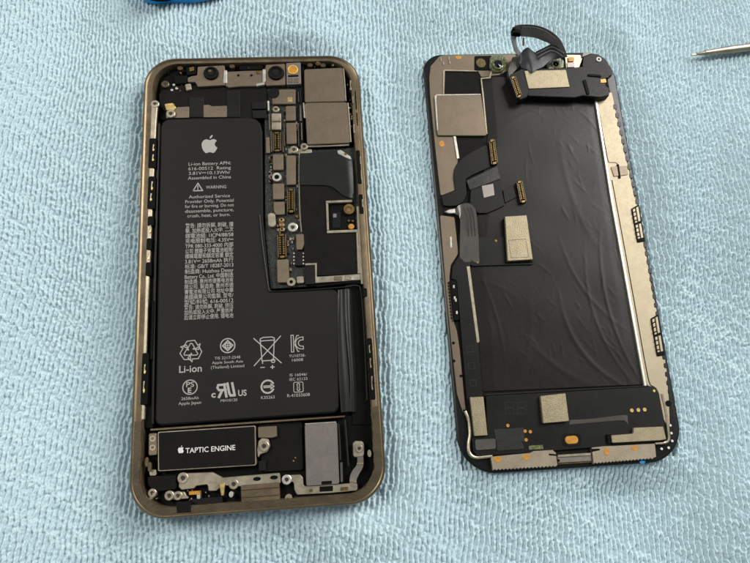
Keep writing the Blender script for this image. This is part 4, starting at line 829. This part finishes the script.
g = Geo(); prism(g, P(D, [(557, 456), (591.4, 453.8), (592, 461), (558, 463)], 2.6), 2.0, 2.6, .1); prism(g, P(D, [(558, 455), (591, 452.8), (591, 455.4), (558, 457.4)], 3.0), 2.0, 3.0, .1, 1); build('bottom_bar', disp, ['plate_grey', 'champagne_steel'], g)
dot('pin_hole', disp, 'deep_black', D, 558.6, 460.6, .4, .4, 2.5, 2.64); slab('brass_edge', disp, 'gold', D, [(558, 463.4), (593, 461.2), (593, 462.4), (558, 464.6)], 2.0, 2.4, .05)
tube('rim_wire', disp, 'champagne_steel', D, [(655, 443.6, 2.6), (664, 442.8, 2.6), (668.4, 440, 2.6), (668, 430, 2.6), (665.6, 412, 2.6), (661.6, 394, 2.6)], .45, 8, 30)
for x, y in ((670.5, 425.4), (671.5, 433.2), (672.4, 441), (668.8, 447.8), (661.8, 448.9)): dot('white_pin', disp, 'print_white', D, x, y, .38, .38, 1.9, 2.3)
dot('blue_glint', disp, 'blue_plastic', D, 642.5, 462.0, .9, .4, 1.4, 1.95)
dot('edge_slot', disp, 'deep_black', D, 668.5, 403.5, .9, .9, 2.6, 2.9)

# ------------------------------------------------------------------ the probe at the right edge
wt = world(691.5, 54.8, 1.3); we = world(752, 47.2, 1.6); ang = math.atan2(we[1]-wt[1], we[0]-wt[0])
Tf = Frame(wt[0], wt[1], ang)
tool = thing('metal_probe', 'slim gold-tinted metal probe with a flat pale tip, poking in from the right edge', 'probe tool', Tf)
tube('shaft', tool, 'steel', Tf, [(5.0, 0, 1.5), (9, 0, 1.6), (20, 0, 1.7), (50, 0, 2.0), (75, 0, 2.2)], [.9, 1.4, 1.5, 1.55, 1.6, 1.6, 1.6], 16, 30, True)
tube('neck', tool, 'steel', Tf, [(2.0, 0, 1.35), (3.4, 0, 1.45), (5.4, 0, 1.5)], [.42, .62, .84], 14, 10, True)
g = Geo(); prism(g, fillet([(-.1, -.32), (2.4, -.42), (2.4, .42), (-.1, .32)], .2), 1.15, 1.5, .08); build('tip', tool, 'cream_steel', g)
tube('grip', tool, 'matte_black', Tf, [(74, 0, 2.6), (78, 0, 3.2), (120, 0, 3.6), (150, 0, 3.6)], [1.6, 3.0, 3.3, 3.3, 3.3], 20, 24, True)

# ------------------------------------------------------------------ blue and black grip at the top edge
wb = world(170, -12, 3); Bf = Frame(wb[0], wb[1], 0.0)
grip = thing('blue_grip', 'blue-edged black plastic grip just showing over the top edge of the towel', 'tool grip', Bf)
slab('shell', grip, 'blue_plastic', Bf, [(130, -24), (135, -12), (142, -5.4), (150, -3.2), (162, -2.7), (178, -3.3), (196, -4.9), (225, -10.5), (238, -24), (236, -40), (140, -42)], .5, 4.0, 3, 1.2)
slab('inlay', grip, 'deep_black', Bf, [(139, -22), (143, -8), (148, -3.6), (156, -2.2), (166, -2.3), (173, -4.6), (200, -15), (216, -26), (214, -36), (146, -38)], 3.8, 5.6, 2, .4)

# ------------------------------------------------------------------ towel
def towel():
    st = .22
    x0, x1, y0, y1 = -185, 185, -62, 178
    gx = np.arange(x0, x1, st); gy = np.arange(y0, y1, st); nx, ny = len(gx), len(gy)
    Hh = np.full((ny, nx), -1.1, np.float32)
    pitch, step = 1.5, .85
    ni = int((x1-x0)/pitch); nj = int((y1-y0)/step)
    I, J = np.meshgrid(np.arange(ni), np.arange(nj)); I = I.ravel(); J = J.ravel()
    ph = rng.uniform(0, 6.28, ni)
    Y = y0+J*step+rng.normal(0, .28, len(J))+(I % 2)*step*.5
    def wave(x, y):
        return 2.6*np.sin(y*.03+x*.012)+.8*np.sin(y*.085+x*.045+1.3)+.20*np.sin(y*.62+x*.23+2.1+2*np.sin(x*.07))+.15*np.sin(y*1.25+x*.7+2*np.sin(y*.1))
    Xb = x0+I*pitch; X = Xb+wave(Xb, Y)+rng.normal(0, .10, len(J))
    wild = np.clip(.5+.9*np.sin(Xb*.035+Y*.05+1)*np.sin(Y*.04-Xb*.05), 0, 1)
    tilt = np.clip((.12+.12*wild)*rng.normal(0, 1, len(J))+.25*np.sin(Xb*.05+Y*.06), -1.1, 1.1)
    hl = rng.uniform(.35, .75, len(J)); rad = rng.uniform(.50, .62, len(J)); top = rng.normal(0, .10, len(J))-.06
    cx = np.round((X-x0)/st).astype(int); cy = np.round((Y-y0)/st).astype(int)
    c, s = np.cos(tilt), np.sin(tilt); R = 7
    for dy in range(-R, R+1):
        for dx in range(-R, R+1):
            ix = cx+dx; iy = cy+dy; ok = (ix >= 0) & (ix < nx) & (iy >= 0) & (iy < ny)
            px = x0+ix*st-X; py = y0+iy*st-Y
            u = px*s+py*c; v = px*c-py*s
            uu = np.maximum(0, np.abs(u)-hl); d2 = (uu*uu+v*v)/rad**2
            k = ok & (d2 < 1)
            z = top+1.08*np.clip(1-d2, 0, 1)-1.03-.10*(u/hl)**2
            np.maximum.at(Hh, (iy[k], ix[k]), z[k].astype(np.float32))
    Hh = np.maximum(Hh, -1.1)
    # slight blur
    for _ in range(1):
        Hh[1:-1, 1:-1] = .5*Hh[1:-1, 1:-1]+.125*(Hh[:-2, 1:-1]+Hh[2:, 1:-1]+Hh[1:-1, :-2]+Hh[1:-1, 2:])
    GX, GY = np.meshgrid(gx, gy)
    # broad swells of the cloth, flattened under the two devices
    sw = 1.35*(2.2*np.sin(GX*.05+GY*.016+.6)+1.6*np.sin(GY*.045-GX*.03+1)+1.5*np.sin(GX*.115+.8*np.sin(GY*.03)+GY*.02+1.0)+.45*np.sin(GX*.27-GY*.05))
    def away(fr, w, h):
        cc, ss = math.cos(fr.a), math.sin(fr.a); a = GX-fr.c[0]; b = GY-fr.c[1]; u = np.abs(a*cc+b*ss)-w/2; v = np.abs(-a*ss+b*cc)-h/2
        return np.hypot(np.maximum(u, 0), np.maximum(v, 0))
    near = np.minimum(away(A, 68, 141), away(D, 66, 138))
    k = np.clip(near/12, 0, 1); k = k*k*(3-2*k)
    at_ = np.hypot(GX-Tf.c[0]-12, GY-Tf.c[1]); kt = np.clip(at_/30, 0, 1)
    Z = Hh+sw*k*.9*kt*kt*(3-2*kt)
    press = np.where(near <= 0, 1., 0.); Z = Z-.9*press+.42*np.exp(-((near-1.2)/1.4)**2)*(near > 0)
    Z = Z-.12
    me = bpy.data.meshes.new('towel')
    # outer skirt: continue the cloth beyond the fine area
    V = np.empty((ny*nx, 3), np.float32); V[:, 0] = (GX*S).ravel(); V[:, 1] = (GY*S).ravel(); V[:, 2] = (Z*S).ravel()
    idx = np.arange(ny*nx).reshape(ny, nx)
    Fq = np.stack([idx[:-1, :-1], idx[:-1, 1:], idx[1:, 1:], idx[1:, :-1]], -1).reshape(-1, 4)
    ox = np.array([[-420, -260], [420, -260], [420, 420], [-420, 420]])*S
    base = len(V); V = np.vstack([V, np.c_[ox, np.full(4, -1.0*S)]])
    cn = [idx[0, 0], idx[0, -1], idx[-1, -1], idx[-1, 0]]
    extra = []
    for i in range(4): extra.append((base+i, base+(i+1) % 4, cn[(i+1) % 4], cn[i]))
    Fq = np.vstack([Fq, np.array(extra)])
    me.vertices.add(len(V)); me.vertices.foreach_set('co', V.astype(np.float32).ravel())
    me.loops.add(Fq.size); me.loops.foreach_set('vertex_index', Fq.ravel().astype(np.int32))
    me.polygons.add(len(Fq)); me.polygons.foreach_set('loop_start', np.arange(0, Fq.size, 4, dtype=np.int32)); me.polygons.foreach_set('loop_total', np.full(len(Fq), 4, np.int32))
    me.polygons.foreach_set('use_smooth', np.ones(len(Fq), bool))
    me.update(calc_edges=True)
    me.materials.append(MATS['towel_blue'])
    o = bpy.data.objects.new('towel', me); C.objects.link(o)
    o['kind'] = 'structure'; o['label'] = 'pale blue terry towel the devices rest on'
    return o
m = MATS['towel_blue']; nt = m.node_tree; b = nt.nodes['Principled BSDF']
tc = nt.nodes.new('ShaderNodeTexCoord'); nz = nt.nodes.new('ShaderNodeTexNoise'); nz.inputs['Scale'].default_value = 2600; nz.inputs['Detail'].default_value = 3
mp_ = nt.nodes.new('ShaderNodeMapping'); mp_.inputs['Scale'].default_value = (1.6, .7, 1)
nt.links.new(tc.outputs['Object'], mp_.inputs[0]); nt.links.new(mp_.outputs[0], nz.inputs['Vector'])
bp = nt.nodes.new('ShaderNodeBump'); bp.inputs['Strength'].default_value = .8; bp.inputs['Distance'].default_value = .0003
nt.links.new(nz.outputs[0], bp.inputs['Height']); nt.links.new(bp.outputs[0], b.inputs['Normal'])
mx = next(n for n in nt.nodes if n.type == 'MIX')
fz = nt.nodes.new('ShaderNodeTexNoise'); fz.inputs['Scale'].default_value = 4200; fz.inputs['Detail'].default_value = 4
fm_ = nt.nodes.new('ShaderNodeMapping'); fm_.inputs['Scale'].default_value = (1.5, .45, 1); fm_.inputs['Rotation'].default_value = (0, 0, .25)
nt.links.new(tc.outputs['Object'], fm_.inputs[0]); nt.links.new(fm_.outputs[0], fz.inputs['Vector'])
fr_ = nt.nodes.new('ShaderNodeMapRange'); fr_.inputs[1].default_value = .32; fr_.inputs[2].default_value = .68; fr_.inputs[3].default_value = .66; fr_.inputs[4].default_value = 1.22
nt.links.new(fz.outputs[0], fr_.inputs[0])
fs_ = nt.nodes.new('ShaderNodeVectorMath'); fs_.operation = 'SCALE'
nt.links.new(mx.outputs[2], fs_.inputs[0]); nt.links.new(fr_.outputs[0], fs_.inputs['Scale']); nt.links.new(fs_.outputs[0], b.inputs['Base Color'])
towel()

# ------------------------------------------------------------------ light
w = bpy.data.worlds.new('World'); bpy.context.scene.world = w; w.use_nodes = True
w.node_tree.nodes['Background'].inputs[0].default_value = (.86, .93, 1.0, 1); w.node_tree.nodes['Background'].inputs[1].default_value = .30
def area(name, loc, target, sx, sy, power, col):
    l = bpy.data.lights.new(name, 'AREA'); l.shape = 'RECTANGLE'; l.size = sx; l.size_y = sy; l.energy = power; l.color = col
    o = bpy.data.objects.new(name, l); C.objects.link(o); o.location = loc
    o.rotation_euler = (Vector(target)-Vector(loc)).to_track_quat('-Z', 'Y').to_euler(); return o
area('window_light', (.78, .62, .72), (0.03, .05, 0), .62, .75, 20, (1.0, .98, .94))
area('ceiling_lamp', (-.60, .30, .8), (-.02, .05, 0), .3, .3, 6.5, (1.0, .97, .9))
sc_ = bpy.context.scene
sc_.view_settings.view_transform = 'Standard'; sc_.view_settings.look = 'None'; sc_.view_settings.exposure = 0; sc_.view_settings.gamma = 1
for o in C.objects:
    if '_c' in o: del o['_c']
